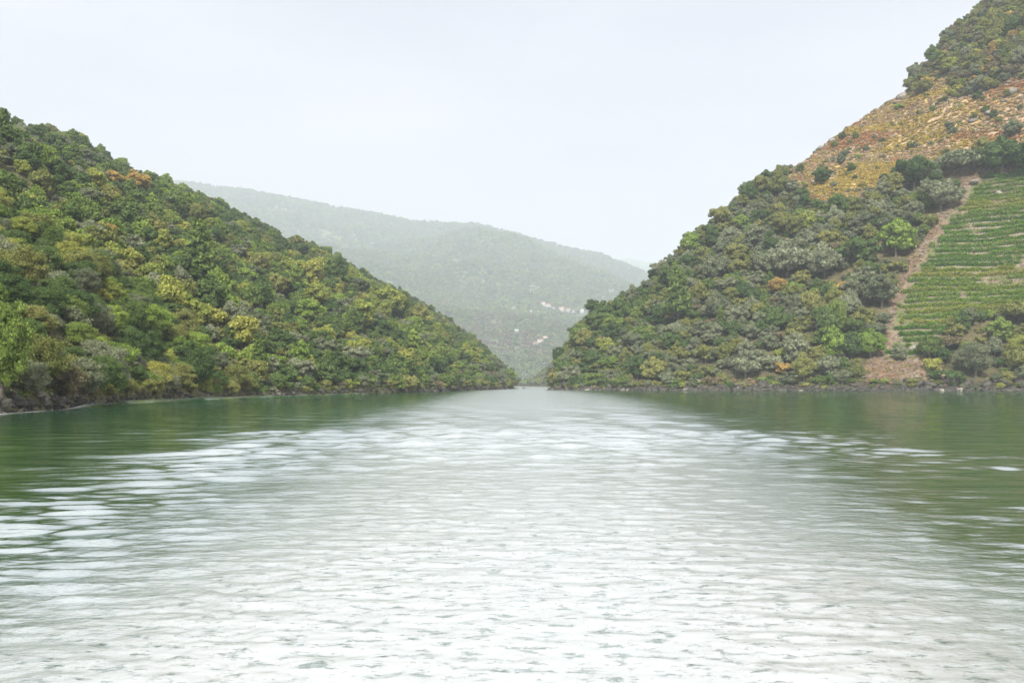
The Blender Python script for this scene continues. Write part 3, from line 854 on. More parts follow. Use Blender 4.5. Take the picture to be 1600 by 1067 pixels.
def dart(T, pxlo, pxhi, tmax, n, radf, seed, ok=None, sp=0.55):
    """random well spaced points on a bank; radf(px,Y,z)->radius"""
    rs = np.random.RandomState(seed)
    cell = 4.0; grid = {}
    pts = []
    # candidates uniform in plan
    M = n * 14
    ymax = max(float(T.c[-2][0](np.array(p))) for p in np.linspace(pxlo, pxhi, 60)) + 80
    ymin = min(float(T.c[1][0](np.array(p))) for p in np.linspace(pxlo, pxhi, 60))
    u = rs.uniform(U(pxlo), U(pxhi), M * 3); Y = ymax * np.sqrt(rs.uniform((ymin / ymax) ** 2, 1, M * 3))
    px = CX + F * u
    sh = T.c[1][0](px); cr = T.c[-2][0](px)
    m = (Y > sh + 2.0) & (Y < cr + tmax)
    px, Y = px[m], Y[m]
    z = T.z(px, Y)
    m = z > 0.8
    px, Y, z = px[m], Y[m], z[m]
    rad = radf(px, Y, z, rs)
    if ok is not None:
        m = ok(px, Y, z, rs); px, Y, z, rad = px[m], Y[m], z[m], rad[m]
    X = U(px) * Y
    res = []
    for i in range(len(px)):
        r = rad[i]
        cx, cy = int(X[i] // cell), int(Y[i] // cell)
        good = True
        for a in range(cx - 1, cx + 2):
            for b in range(cy - 1, cy + 2):
                for (qx, qy, qz, qr) in grid.get((a, b), ()):
                    if (qx - X[i]) ** 2 + (qy - Y[i]) ** 2 + 0.25 * (qz - z[i]) ** 2 < (sp * (r + qr)) ** 2:
                        good = False; break
                if not good: break
            if not good: break
        if not good: continue
        grid.setdefault((cx, cy), []).append((X[i], Y[i], z[i], r))
        res.append(i)
        if len(res) >= n: break
    res = np.array(res)
    return px[res], X[res], Y[res], z[res], rad[res]

def nearhero(X, Y, r):
    for hx, hy, hr in heropos:
        if (hx - X) ** 2 + (hy - Y) ** 2 < (0.75 * (hr + r * 0.4)) ** 2: return True
    return False

# --- left woodland
pxs, X, Y, Z, Rd = dart(TL, -420, 838, 45, 9500, lambda px, Y, z, rs: (1.45 + 2.2 * rs.uniform(0, 1, len(px)) ** 1.4) * np.clip(0.72 + Y / 700, 0.75, 1.25), 101)
nz = fbm(X / 55, Y / 55, 3, 71); nz2 = fbm(X / 22 + 40, Y / 22, 3, 72)
for i in range(len(X)):
    if nearhero(X[i], Y[i], Rd[i]): continue
    near = Y[i] < 200
    q = RS.rand(); a = nz[i]; b = nz2[i]
    low = Z[i] < 9
    if q < 0.22 + 0.5 * max(a, 0): fam = 'oak'
    elif q < 0.86: fam = random.choice(['round', 'oval', 'round'])
    elif q < 0.875: fam = 'pine'
    else: fam = 'shrub'
    if low and RS.rand() < 0.45: fam = 'shrub'
    qq = RS.rand() + b * 0.5 + 0.12 * math.sin(Z[i] / 20)
    if fam == 'oak': col = 'grey' if RS.rand() < 0.42 else 'dark'
    elif fam == 'pine': col = 'green'
    elif qq < 0.30: col = 'dark'
    elif qq < 0.58: col = 'green'
    elif qq < 0.74: col = 'bright'
    elif qq < 0.94: col = 'olive'
    elif qq < 1.22: col = 'yellow'
    else: col = 'orange' if RS.rand() < 0.25 else 'yellow'
    if fam == 'shrub' and RS.rand() < 0.4: col = random.choice(['brown', 'grey', 'olive'])
    v = random.randrange(3)
    if near: sh = ('near_shrub%d' if fam == 'shrub' else 'near_round%d') % v
    else: sh = 'pine0' if fam == 'pine' else fam + str(v)
    s = Rd[i] / SH[sh][0]['R'] * (1.1 if fam != 'shrub' else 0.95) * (0.62 if sh == 'pine0' else 1)
    plant(X[i], Y[i], Z[i] - 0.4, sh, col, s, None, None, RS.uniform(0.8, 1.15))

# --- right bank
def okR(px, Y, z, rs):
    zz = zone(px, Y, z)
    py_ = pyof(Y, z); low = (px > 1335) & (px < 1485) & (py_ > 548) & (rs.rand(len(px)) < 0.85)
    low |= (px > 1440) & (py_ > 485) & (rs.rand(len(px)) < 0.5)
    return ((zz == 0) & ~low) | ((zz == 1) & (rs.rand(len(px)) < np.where((pyof(Y, z) < 215) & (px > 1420), 0.07, 0.03))) | ((zz == 3) & (rs.rand(len(px)) < 0.01))
pxs, X, Y, Z, Rd = dart(TR, 856, 2300, 40, 6000, lambda px, Y, z, rs: (1.9 + 3.4 * rs.uniform(0, 1, len(px)) ** 1.5) * np.where(zone(px, Y, z) == 1, 0.5, 1.0), 202, okR, 0.48)
nz = fbm(X / 45, Y / 45, 3, 81); nz2 = fbm(X / 20 + 40, Y / 20, 3, 82)
for i in range(len(X)):
    if nearhero(X[i], Y[i], Rd[i]): continue
    q = RS.rand(); a = nz[i]; b = nz2[i]
    if q < 0.40 + 0.5 * max(a, 0): fam = 'oak'
    elif q < 0.66: fam = random.choice(['round', 'oval', 'round'])
    elif q < 0.67: fam = 'pine'
    else: fam = 'shrub'
    if Z[i] < 8 and RS.rand() < 0.5: fam = 'shrub'
    qq = RS.rand() + b * 0.5 - 0.04
    left = pxs[i] < 1010
    if fam == 'oak': col = 'grey' if RS.rand() < (0.3 if left else 0.5) else ('dark' if RS.rand() < (0.7 if left else 0.35) else 'olive')
    elif fam == 'pine': col = 'green'
    elif qq < 0.08: col = 'dark'
    elif qq < 0.26: col = 'grey'
    elif qq < 0.50: col = 'green'
    elif qq < 0.82: col = 'olive'
    elif qq < 0.93: col = 'bright'
    elif qq < 1.10: col = 'yellow' if RS.rand() < 0.5 else 'brown'
    else: col = 'orange' if RS.rand() < 0.35 else 'olive'
    if fam == 'shrub' and RS.rand() < 0.35: col = random.choice(['brown', 'grey', 'olive'])
    if pxs[i] > 1415 and pyof(Y[i], Z[i]) < 160 and RS.rand() < 0.4: col = random.choice(['olive', 'brown', 'yellow', 'olive', 'orange'])
    v = random.randrange(3)
    sh = 'pine0' if fam == 'pine' else fam + str(v)
    s = Rd[i] / SH[sh][0]['R'] * (1.12 if fam != 'shrub' else 1.0) * (0.62 if sh == 'pine0' else 1)
    plant(X[i], Y[i], Z[i] - 0.4, sh, col, s, None, None, RS.uniform(0.85, 1.3))

# bushes leaning over both waterlines
for T, a, b, seed in ((TL, -150, 822, 1), (TR, 866, 1750, 2)):
    rs = np.random.RandomState(seed)
    px = float(a)
    while px < b:
        sh0 = float(T.c[1][0](np.array(px))); Yq = sh0 + rs.uniform(0.8, 4.5)
        rad = rs.uniform(1.0, 2.3)
        zq = float(T.z(px, Yq)); xq = float(U(px)) * Yq
        skip = (T is TR and 1338 < px < 1500 and rs.rand() < 0.75) or (T is TL and 5 < px < 140 and rs.rand() < 0.55) or zq < 0.3
        if not skip and not nearhero(xq, Yq, rad):
            near = Yq < 200
            v = int(rs.randint(3))
            col = ['brown', 'olive', 'grey', 'green', 'olive', 'dark', 'yellow'][int(rs.randint(7))]
            sh = ('near_shrub%d' if near else 'shrub%d') % v
            plant(xq, Yq, zq - 0.4, sh, col, rad / 2.2, None, None, rs.uniform(0.9, 1.5))
        px += rad * 1.1 / sh0 * F * rs.uniform(0.6, 1.3)

# choose the largest in view as individuals
def info(p):
    px = CX + F * p[0] / p[1]; R0 = SH[p[3]][0]['R'] * p[5][0]
    py = HY - (p[2] + SH[p[3]][0]['H'] * 0.5 * p[5][2] - EYE) / p[1] * F
    return px, py, R0 / p[1] * F
ranked = {'tree': [], 'bush': []}
for i, p in enumerate(PLANTS):
    px, py, rp = info(p)
    if -5 < px < 1605 and -5 < py < 640:
        ranked['bush' if ('shrub' in p[3] or 'broom' in p[3]) else 'tree'].append((-(rp + (1000 if p[7] else 0)), i))
chosen = set()
for k, nmax in (('tree', 300), ('bush', 240)):
    chosen |= {i for _, i in sorted(ranked[k])[:nmax]}

def where(px, py, x):
    if x == 'L':
        b, t = 640 - 0.04 * px, float(silL(px)); side = 'left'
        cols = [(70, 'by the left edge'), (150, 'above the dark rocks'), (220, 'near silvery willow'), (300, 'above ochre trees'), (400, 'past ochre trees'),
                (500, 'along its middle'), (620, 'towards its right end'), (900, 'near its far tip')]
    else:
        b, t = 606, float(silR(px)); side = 'right'
        cols = [(940, 'on its nose'), (1020, 'left of the tall pine'), (1110, 'around the tall pine'), (1190, 'left of orange tree'), (1270, 'around the orange tree'),
                (1340, 'right of orange tree'), (1430, 'by the rubble path'), (1520, 'beside the vineyard'), (1700, 'by the right edge')]
    f = (b - py) / max(b - t, 1)
    hw = 'at the foot of' if f < 0.16 else 'low on' if f < 0.38 else 'halfway up' if f < 0.62 else 'high on' if f < 0.88 else 'atop'
    cw = [c for l, c in cols if px < l][0]
    return '%s the %s hillside %s' % (hw, side, cw)

ORD = ['leftmost', 'second leftmost', 'third leftmost', 'fourth leftmost', 'fifth leftmost', 'sixth leftmost', 'seventh leftmost', 'eighth leftmost', 'ninth leftmost', 'tenth leftmost']
bins = {}
for i in chosen:
    p = PLANTS[i]
    px, py, rp = info(p)
    if p[7] is None:
        nm, cat = kind_of(p[3])
        key = '%s %s %s' % (WORD[p[4]], cat.replace('broadleaf tree', 'tree'), where(px, py, 'L' if px < 850 else 'R'))
        bins.setdefault(key, []).append((px, i))
for key, lst in bins.items():
    lst.sort()
    if len(lst) == 1: PLANTS[lst[0][1]][7] = key
    elif len(lst) == 2:
        PLANTS[lst[0][1]][7] = key + ', left one'; PLANTS[lst[1][1]][7] = key + ', right one'
    else:
        for j, (_, i) in enumerate(lst):
            PLANTS[i][7] = key + ', ' + (ORD[j] if j < 10 else 'near the right')
for i in sorted(chosen):
    p = PLANTS[i]
    nm, cat = kind_of(p[3])
    r = link(nm, None); r.location = p[:3]; r.rotation_euler = (0, 0, p[6]); r.scale = p[5]
    side = 'left' if p[0] / p[1] < U(850) else 'right'
    tag(r, p[7], cat, '%ss on the %s hillside' % (cat, side) if cat != 'bush' else 'bushes on the %s hillside' % side)
    link('crown', crown_mesh(p[3], p[4]), r)
    link('stem' if 'shrub' in nm or 'bush' in nm else 'trunk', trunk_mesh(p[3]), r)
rest = [p for i, p in enumerate(PLANTS) if i not in chosen]
for nm, lab, sel in (('left_woodland', 'dense mixed woodland in early autumn colours covering the left hillside', [p for p in rest if p[0] / p[1] < U(850)]),
                     ('right_woodland', 'evergreen scrub and small trees covering the right hillside', [p for p in rest if p[0] / p[1] >= U(850)])):
    scatter(nm, [p[:3] for p in sel], [(p[3], p[4]) for p in sel], [p[5] for p in sel], [(0, 0, p[6]) for p in sel], lab, 'woodland', joined_mesh)

# ------------------------------------------------------------------ far woods
def blob_mesh(v, col):
    (V, Fs) = crown(900 + v, R=4.0, H=6.0, base=-0.5, ncl=9, ncard=160, size=1.5, core=0.95, rag=0.5)
    return mesh_np('far_crown', V, Fs, [LM[col]])
_bm = {}
def bm_(v, col):
    if (v, col) not in _bm: _bm[(v, col)] = blob_mesh(v, col)
    return _bm[(v, col)]
def farwood(name, T, pxlo, pxhi, ylo, yhi, n, smin, smax, seed, label, cols, ok=None):
    rs = np.random.RandomState(seed)
    px = rs.uniform(pxlo, pxhi, n); 
    yl = ylo(px); yh = yhi(px)
    Y = yl + (yh - yl) * rs.rand(n)
    z = T.z(px, Y); X = U(px) * Y
    nn = fbm(X / 180, Y / 180, 4, seed)
    keep = (z > 1) & (rs.rand(n) < np.clip(1.15 + nn * 1.4, 0.3, 1))
    if ok is not None: keep &= ok(px, Y, z)
    px, Y, z, X, nn = [a[keep] for a in (px, Y, z, X, nn)]
    keys = []
    for i in range(len(px)):
        q = rs.rand() + nn[i] * 0.6
        c = cols[int(np.clip(q, 0, 0.999) * len(cols))]
        keys.append((int(rs.randint(4)), c))
    s = rs.uniform(smin, smax, len(px))
    scatter(name, np.stack([X, Y, z], -1), keys, np.stack([s, s, s * rs.uniform(0.7, 1.1, len(px))], -1),
            np.stack([0 * s, 0 * s, rs.uniform(0, 6.28, len(px))], -1), label, 'woodland', bm_)
FC = ['olive', 'green', 'grey', 'green', 'dark', 'green', 'bright']
farwood('spur_woodland', TS, 795, 1000, lambda p: shS(p) + 4, lambda p: crS(p) + 20, 2200, 0.7, 1.2, 301, 'grey-green scrub on the low spur beyond the bend', ['brown', 'grey', 'olive', 'grey', 'green', 'dark'])
farwood('bench_woodland', TM, 500, 1000, lambda p: shM(p) + 4, lambda p: 0 * p + 3050, 14000, 1.1, 2.4, 302, 'hazy woods and scrub around the far hamlets', ['brown', 'olive', 'grey', 'green', 'grey', 'dark', 'green'])
farwood('mountain_woodland', TM, 100, 1120, lambda p: 0 * p + 3050, lambda p: 0 * p + 6100, 42000, 1.8, 3.8, 303, 'haze-blued forest covering the far mountain', FC)

# ------------------------------------------------------------------ bracken and grass tufts
def tuft_mesh(v, col):
    rs = np.random.RandomState(700 + v)
    n = 46
    D = rs.normal(size=(n, 3)); D[:, 2] = abs(D[:, 2]) + 0.2; D /= np.linalg.norm(D, axis=1)[:, None]
    P = D * rs.uniform(0.3, 1.0, (n, 1)) * np.array([1.0, 1.0, 0.7])
    V, Fq = cards(rs, P, D, 0.42, 0.7, 1.9)
    return mesh_np('tuft', V, [Fq], [LM[col]])
_tm = {}
def tm_(v, col):
    if (v, col) not in _tm: _tm[(v, col)] = tuft_mesh(v, col)
    return _tm[(v, col)]
def tufts(T, pxlo, pxhi, n, seed, okf, name, label, colf, smin, smax, cat='bracken'):
    rs = np.random.RandomState(seed)
    px = rs.uniform(pxlo, pxhi, n); sh = T.c[1][0](px); cr = T.c[-2][0](px)
    Y = sh + 2 + (cr + 8 - sh - 2) * rs.rand(n); z = T.z(px, Y)
    m = okf(px, Y, z, rs); px, Y, z = px[m], Y[m], z[m]; X = U(px) * Y
    a = fbm(X / 26 - z / 40, z / 9, 4, 55); b = fbm(X / 30 + 9, z / 16, 4, 6)
    keys = [(int(rs.randint(4)), colf(a[i], b[i], rs.rand())) for i in range(len(px))]
    s = rs.uniform(smin, smax, len(px))
    scatter(name, np.stack([X, Y, z - 0.1], -1), keys, np.stack([s * 1.2, s * 1.2, s], -1), np.stack([0 * s, 0 * s, rs.uniform(0, 6.28, len(px))], -1), label, cat, tm_)
def bc(a, b, r):
    if a + r * 0.25 > 0.34: return 'gold'
    if b + r * 0.3 > 0.22: return 'rust'
    if r < 0.12: return 'olive'
    return 'straw' if r < 0.7 else ('rust' if r < 0.85 else 'gold')
tufts(TR, 1230, 2100, 60000, 401, lambda px, Y, z, rs: zone(px, Y, z) == 1, 'bracken', 'golden and rust bracken with dry grass on the open right slope', bc, 0.55, 1.35)
tufts(TR, 1320, 1640, 16000, 402, lambda px, Y, z, rs: (zone(px, Y, z) == 3) & (z > 1.5) & (rs.rand(len(px)) < 0.9), 'dry_grass', 'dry grass and weeds along the rubble path', lambda a, b, r: ['straw', 'olive', 'brown', 'rust', 'straw'][int(r * 5)], 0.3, 0.7, 'grass')
tufts(TL, -200, 838, 9000, 403, lambda px, Y, z, rs: (z > 0.9) & (z < 7), 'bank_grass', 'brown grasses and low scrub along the left waterline', lambda a, b, r: ['brown', 'olive', 'grey', 'green'][int(r * 4)], 0.3, 0.7, 'grass')
tufts(TR, 858, 1700, 16000, 404, lambda px, Y, z, rs: (z > 1.2) & (z < 6) & (zone(px, Y, z) == 0), 'bank_scrub', 'brown grasses and low scrub along the right waterline', lambda a, b, r: ['brown', 'olive', 'grey', 'straw'][int(r * 4)], 0.5, 1.1, 'grass')

# ------------------------------------------------------------------ rocks
def rock_mesh(seed, mat, flat=0.7):
    rs = np.random.RandomState(seed)
    V, Ft = sph(9, 7)
    V = V.copy()
    for k in range(9):      # facets cut by planes
        d = rs.normal(size=3); d /= np.linalg.norm(d)
        c = rs.uniform(0.55, 0.85)
        e = V @ d - c
        V = V - np.outer(np.maximum(e, 0), d)
    V = V * np.array([1.25, 0.95, flat])
    return mesh_np('rock', V, [Ft], [mat])
RK = {('d', i): rock_mesh(800 + i, M_ROCKDARK) for i in range(6)}
RK.update({('g', i): rock_mesh(820 + i, M_ROCK) for i in range(6)})
RK.update({('r', i): rock_mesh(840 + i, M_RUBBLE, 0.5) for i in range(4)})
def rk(a, i): return RK[(a, i)]
rrs = np.random.RandomState(91)
# named rocks: side, px, py(foot), half width px, kind, label
ROCKS = [
    ('L', 8, 640, 16, 'd', 'dark wet boulder in the water at the left edge'), ('L', 30, 638, 13, 'd', 'low dark rock beside the leftmost boulder'),
    ('L', 48, 636, 12, 'd', 'jagged dark rock between the left boulders'), ('L', 22, 630, 12, 'd', 'dark rock stacked above the leftmost boulder'),
    ('L', 66, 626, 13, 'g', 'grey rock face under the olive tree on the left bank'), ('L', 72, 634, 9, 'g', 'grey slab at the waterline below the grey rock face'),
    ('L', 92, 634, 14, 'd', 'large dark boulder under the leaning pale trunk'), ('L', 106, 631, 13, 'd', 'black boulder in the middle of the rocky point'),
    ('L', 122, 632, 10, 'd', 'dark boulder before the end of the rocky point'), ('L', 133, 633, 7, 'd', 'outermost dark rock of the point on the left bank'),
    ('L', 118, 622, 9, 'g', 'pale-faced rock on top of the rocky point'), ('L', 100, 620, 10, 'd', 'dark rock behind the rocky point'),
    ('R', 866, 603, 8, 'd', 'dark rock at the tip of the right bank'), ('R', 874, 598, 10, 'd', 'tall dark rock on the tip of the right bank'),
    ('R', 886, 603, 9, 'd', 'dark rock right of the tip of the right bank'), ('R', 906, 604, 8, 'd', 'low dark rock left of the small gap in the right bank'),
    ('R', 985, 604, 9, 'd', 'dark rock at the waterline below the yellow-green trees'), ('R', 1075, 604, 9, 'g', 'grey slab at the waterline below the tall pine'),
    ('R', 1088, 600, 8, 'g', 'upright grey rock below the tall pine'), ('R', 1055, 605, 7, 'd', 'dark rock left of the grey slab'),
    ('R', 1115, 512, 9, 'g', 'pale grey outcrop among the scrub right of the tall pine'), ('R', 1118, 503, 6, 'g', 'small pale rock on top of the grey outcrop'),
    ('R', 1190, 603, 10, 'd', 'dark ledge rock at the waterline left of the rusty bush'), ('R', 1210, 604, 8, 'd', 'dark rock below the rusty bush'),
    ('R', 1430, 602, 12, 'd', 'black rock at the waterline below the red bank'), ('R', 1452, 603, 10, 'd', 'wide black rock at the waterline below the yellow bush'),
    ('R', 1418, 597, 7, 'd', 'pointed black rock below the red bank'), ('R', 1484, 600, 13, 'd', 'large black rock left of the blue-green tree'),
    ('R', 1512, 602, 9, 'd', 'black rock below the blue-green tree'), ('R', 1540, 604, 9, 'd', 'low black rock right of the blue-green tree'),
    ('R', 1570, 602, 10, 'd', 'black rock below the yellow tree at the right'), ('R', 1595, 602, 11, 'd', 'black rock at the right edge of the waterline'),
    ('R', 1299, 222, 6, 'g', 'knobbly rock stack on the right skyline'), ('R', 1281, 234, 6, 'g', 'dark rounded rock lower on the right skyline'), ('R', 1290, 229, 4, 'g', 'small rock between the two skyline rocks'),
    ('R', 1227, 268, 6, 'g', 'rock beside the trees where the right skyline turns bare'), ('R', 1408, 155, 9, 'g', 'pale rock crest where the right skyline steepens'), ('R', 1398, 163, 6, 'g', 'small rock below the pale rock crest'),
    ('R', 1582, 148, 9, 'g', 'grey slab near the right edge above the bracken'), ('R', 1545, 180, 7, 'g', 'grey rock amid the golden bracken'), ('R', 1368, 213, 4, 'g', 'small white rock on the open slope'),
    ('R', 1520, 190, 7, 'g', 'brownish rock left of the grey one in the bracken'), ('R', 1253, 310, 9, 'g', 'small brown cliff below the skyline trees'), ('R', 1425, 548, 9, 'g', 'grey boulder at the foot of the vineyard'),
    ('R', 1560, 305, 6, 'g', 'pale boulder near the top of the vineyard'), ('R', 1522, 288, 8, 'g', 'rock heap at the upper left corner of the vineyard'),
]
for i, (sd_, px, py, rp, kd, lab) in enumerate(ROCKS):
    x, y, z = TT[sd_].locate(px, py)
    o = link('rock', RK[(kd, i % 6)])
    s = rp * y / F
    o.location = (x, y - 0.3, max(z, -0.1) + s * 0.25); o.rotation_euler = (rrs.uniform(-.4, .4), rrs.uniform(-.4, .4), rrs.uniform(0, 6.28))
    o.scale = (s, s, s * rrs.uniform(0.8, 1.2))
    tag(o, lab, 'rock', 'rocks along the banks and slopes')
# loose shore stones and rubble
def stones(name, label, T, pxlo, pxhi, n, seed, okf, key, smin, smax, shoreline=False):
    rs = np.random.RandomState(seed)
    px = rs.uniform(pxlo, pxhi, n); sh = T.c[1][0](px); cr = T.c[-2][0](px)
    if shoreline: Y = sh + rs.uniform(-0.8, 2.2, n) * rs.uniform(0.5, 1.2, n)
    else: Y = sh + (cr - sh) * rs.rand(n)
    z = T.z(px, Y)
    m = okf(px, Y, z, rs); px, Y, z = px[m], Y[m], z[m]
    s = np.exp(rs.uniform(np.log(smin), np.log(smax), len(px)))
    if shoreline: s = s * np.clip(Y / 250, 0.55, 1.5)
    scatter(name, np.stack([U(px) * Y, Y, z], -1), [(key(rs), int(rs.randint(4))) for _ in px], np.stack([s, s, s * rs.uniform(.6, 1.1, len(px))], -1),
            np.stack([rs.uniform(-.5, .5, len(px)), rs.uniform(-.5, .5, len(px)), rs.uniform(0, 6.28, len(px))], -1), label, 'stones', rk)
stones('shore_rocks_left', 'dark wet stones lining the left waterline', TL, -300, 822, 900, 501, lambda px, Y, z, rs: z > -0.6, lambda rs: 'd' if rs.rand() < 0.97 else 'g', 0.25, 1.0, True)
stones('shore_rocks_right', 'dark rocks and ledges lining the right waterline', TR, 858, 1750, 900, 502, lambda px, Y, z, rs: z > -0.6, lambda rs: 'd' if rs.rand() < 0.95 else 'g', 0.3, 1.25, True)
stones('rubble', 'pinkish schist rubble along the vineyard edge', TR, 1330, 1640, 15000, 503, lambda px, Y, z, rs: (zone(px, Y, z) == 3) & (z > 1), lambda rs: 'r' if rs.rand() < 0.8 else 'g', 0.2, 0.7)
stones('slope_stones', 'scattered grey stones on the open bracken slope', TR, 1235, 1900, 6000, 504, lambda px, Y, z, rs: (zone(px, Y, z) == 1) & (fbm(U(px) * Y / 25, z / 12, 3, 66) > 0.05), lambda rs: 'g', 0.3, 1.4)
stones('vineyard_stones', 'pale stones between the vine rows', TR, 1370, 1860, 16000, 505, lambda px, Y, z, rs: (zone(px, Y, z) == 2), lambda rs: 'r' if rs.rand() < 0.6 else 'g', 0.15, 0.55)

# ------------------------------------------------------------------ vineyard
LM['vine'] = leafmat('vine_leaf', [(0.040, 0.100, 0.010), (0.058, 0.135, 0.014), (0.100, 0.165, 0.018), (0.22, 0.19, 0.025)])
M_POST = simplemat('vine_post', (0.28, 0.25, 0.21), (0.45, 0.42, 0.37), 3.0)
def vineyard():
    rs = np.random.RandomState(606)
    rows = np.linspace(9.5, 108, 41)
    names = 'lowest second third fourth fifth sixth seventh eighth ninth tenth eleventh twelfth thirteenth fourteenth fifteenth sixteenth seventeenth eighteenth nineteenth twentieth twenty-first'.split()
    total = len(rows)
    for r, zr in enumerate(rows):
        pxg = np.arange(1370, 1860, 1.2)
        lo = shR(pxg) + 2; hi = crR(pxg)
        zt = zr + 1.1 * fbm(pxg / 70.0, np.full(len(pxg), r * 0.25), 3, 93)
        # depth of this contour on the slope
        for _ in range(22):
            mid = (lo + hi) / 2
            below = TR.z(pxg, mid) < zt
            lo = np.where(below, mid, lo); hi = np.where(below, hi, mid)
        Y = (lo + hi) / 2
        X = U(pxg) * Y
        py = pyof(Y, zt)
        ins = inpoly(pxg, py, VINE)
        if ins.sum() < 8: continue
        if r < 21: rank = names[r] + ' from the water'
        else: rank = (['top'] + [n for n in names[1:]])[total - 1 - r] + (' from the top' if r < total - 1 else 'most')
        rank = rank.replace('topmost', 'topmost')
        # wall under the row
        j0, j1 = np.where(ins)[0][[0, -1]]; j0 += int(rs.randint(0, 14)); wz = zt[j0:j1 + 1]
        sel = np.arange(j0, j1 + 1)
        WX, WY = X[sel], Y[sel]
        n = len(sel)
        hj = 0.45 + 0.35 * rs.rand(n)
        gap = fbm(WX / 6, np.full(n, zr), 3, 44) > 0.35
        hj = np.where(gap, 0.15, hj)
        jy = rs.uniform(-0.15, 0.15, n)
        ring = [np.stack([WX, WY - 0.95 + jy, wz - 1.6], -1), np.stack([WX, WY - 0.8 + jy, wz - 0.95 + hj], -1),
                np.stack([WX, WY - 0.25, wz - 0.95 + hj + 0.03], -1), np.stack([WX, WY + 0.1, wz - 1.6], -1)]
        V = np.concatenate(ring); i = np.arange(n - 1)
        Fq = np.vstack([np.stack([i + a * n, i + 1 + a * n, i + 1 + (a + 1) * n, i + (a + 1) * n], -1) for a in range(3)])
        o = link('terrace_wall', mesh_np('terrace_wall', V, [Fq], [M_WALL]))
        tag(o, 'dry-stone terrace wall below the vine row %s' % rank, 'wall', 'dry-stone terrace walls in the vineyard')
        # vines
        step = 0.16
        xs = np.arange(X[j0], X[j1], step)
        ys = np.interp(xs, X[sel], Y[sel])
        zs = np.interp(xs, X[sel], wz)
        dens = fbm(xs / 9.0, np.full(len(xs), r * 0.55), 4, 90)
        keep = dens > -0.42 + 0.28 * rs.rand(len(xs))
        keep &= ~((xs < 155) & (dens < 0.0) & (rs.rand(len(xs)) < 0.7))
        xs, ys, zs, dens = xs[keep], ys[keep], zs[keep], dens[keep]
        per = 15
        hgt = 1.9 + 1.3 * fbm(xs / 3.5, np.full(len(xs), r * 1.7), 3, 91)
        PX = np.repeat(xs, per) + rs.normal(size=len(xs) * per) * 0.25
        PY = np.repeat(ys, per) + 0.2 + rs.normal(size=len(xs) * per) * 0.6
        PZ = np.repeat(zs, per) - 0.1 + np.repeat(hgt, per) * rs.uniform(0.0, 1.15, len(xs) * per)
        P = np.stack([PX, PY, PZ], -1)
        D = np.stack([rs.normal(size=len(P)) * .3, np.full(len(P), -0.5), np.full(len(P), 0.8)], -1)
        C0 = np.array([P[:, 0].mean(), P[:, 1].mean(), zr])
        VV, FF = cards(rs, P - C0, D, 0.42, 0.6, 1.2)
        root = link('vine_row', None); root.location = C0
        tag(root, 'row of green and yellowing grapevines, %s of the vineyard' % rank, 'vine row', 'rows of vines on the terraces')
        fo = link('foliage', mesh_np('foliage', VV, [FF], [LM['vine']]), root)
        # posts
        pm = bpy.data.meshes.get('vine_post') or None
        if pm is None:
            v, f = tube((0, 0, -0.4), (0, 0, 1.75), 0.06, 0.05, 5)
            pm = mesh_np('vine_post', v, [f], [M_POST])
        for q in np.arange(X[j0] + 1, X[j1], 7.0):
            pp = link('post', pm, root); pp.location = (q - C0[0], float(np.interp(q, X[sel], Y[sel])) + 0.3 - C0[1], 0)
vineyard()

# ------------------------------------------------------------------ dead trunks on the left bank
def ivy_trunk():
    x, y, z = TL.locate(45, 474)
    r = link('dead_tree', None); r.location = (x, y - 2.0, z)
    tag(r, 'dead tree trunk wrapped in red ivy on the left hillside near the edge', 'dead tree')
    k = y / F
    v, f = tubes([((0, 0, -1), (-.1, 0, 14 * k), .3, .26), ((-.1, 0, 14 * k), (-2.5 * k, 0, 34 * k), .26, .16), ((-2.5 * k, 0, 34 * k), (-3.5 * k, 0, 46 * k), .16, .05)], 7)
    link('trunk', mesh_np('trunk', v, [f], [M_BARK], smooth=True), r)
    rs = np.random.RandomState(3); n = 420
    h = rs.uniform(14, 42, n) * k
    D = rs.normal(size=(n, 3)); D[:, 2] *= .4; D /= np.linalg.norm(D, axis=1)[:, None]
    P = np.stack([-h * 0.06 + D[:, 0] * 2.6 * k, D[:, 1] * 2.6 * k, h], -1)
    V, Fq = cards(rs, P, D, 0.34, .5)
    link('ivy', mesh_np('ivy', V, [Fq], [M_IVY]), r)
ivy_trunk()
def leaning_trunk():
    x, y, z = TL.locate(103, 611)
    r = link('leaning_trunk', None); r.location = (x, y - 2.6, z + 0.2)
    tag(r, 'pale bare trunk leaning above the dark rocks on the left bank', 'dead tree')
    k = y / F
    v, f = tubes([((0, 0, -.5), (-9 * k, 0, 13 * k), .17, .13), ((-9 * k, 0, 13 * k), (-19 * k, .4, 28 * k), .13, .09), ((-19 * k, .4, 28 * k), (-27 * k, .7, 42 * k), .09, .03)], 7)
    link('trunk', mesh_np('trunk', v, [f], [M_PALEBARK], smooth=True), r)
    v, f = tubes([((-12 * k, 0, 18 * k), (-7 * k, -.3, 30 * k), .05, .02), ((-19 * k, .3, 28 * k), (-26 * k, -.2, 31 * k), .05, .02)], 5)
    link('branch', mesh_np('branch', v, [f], [M_PALEBARK], smooth=True), r)
leaning_trunk()

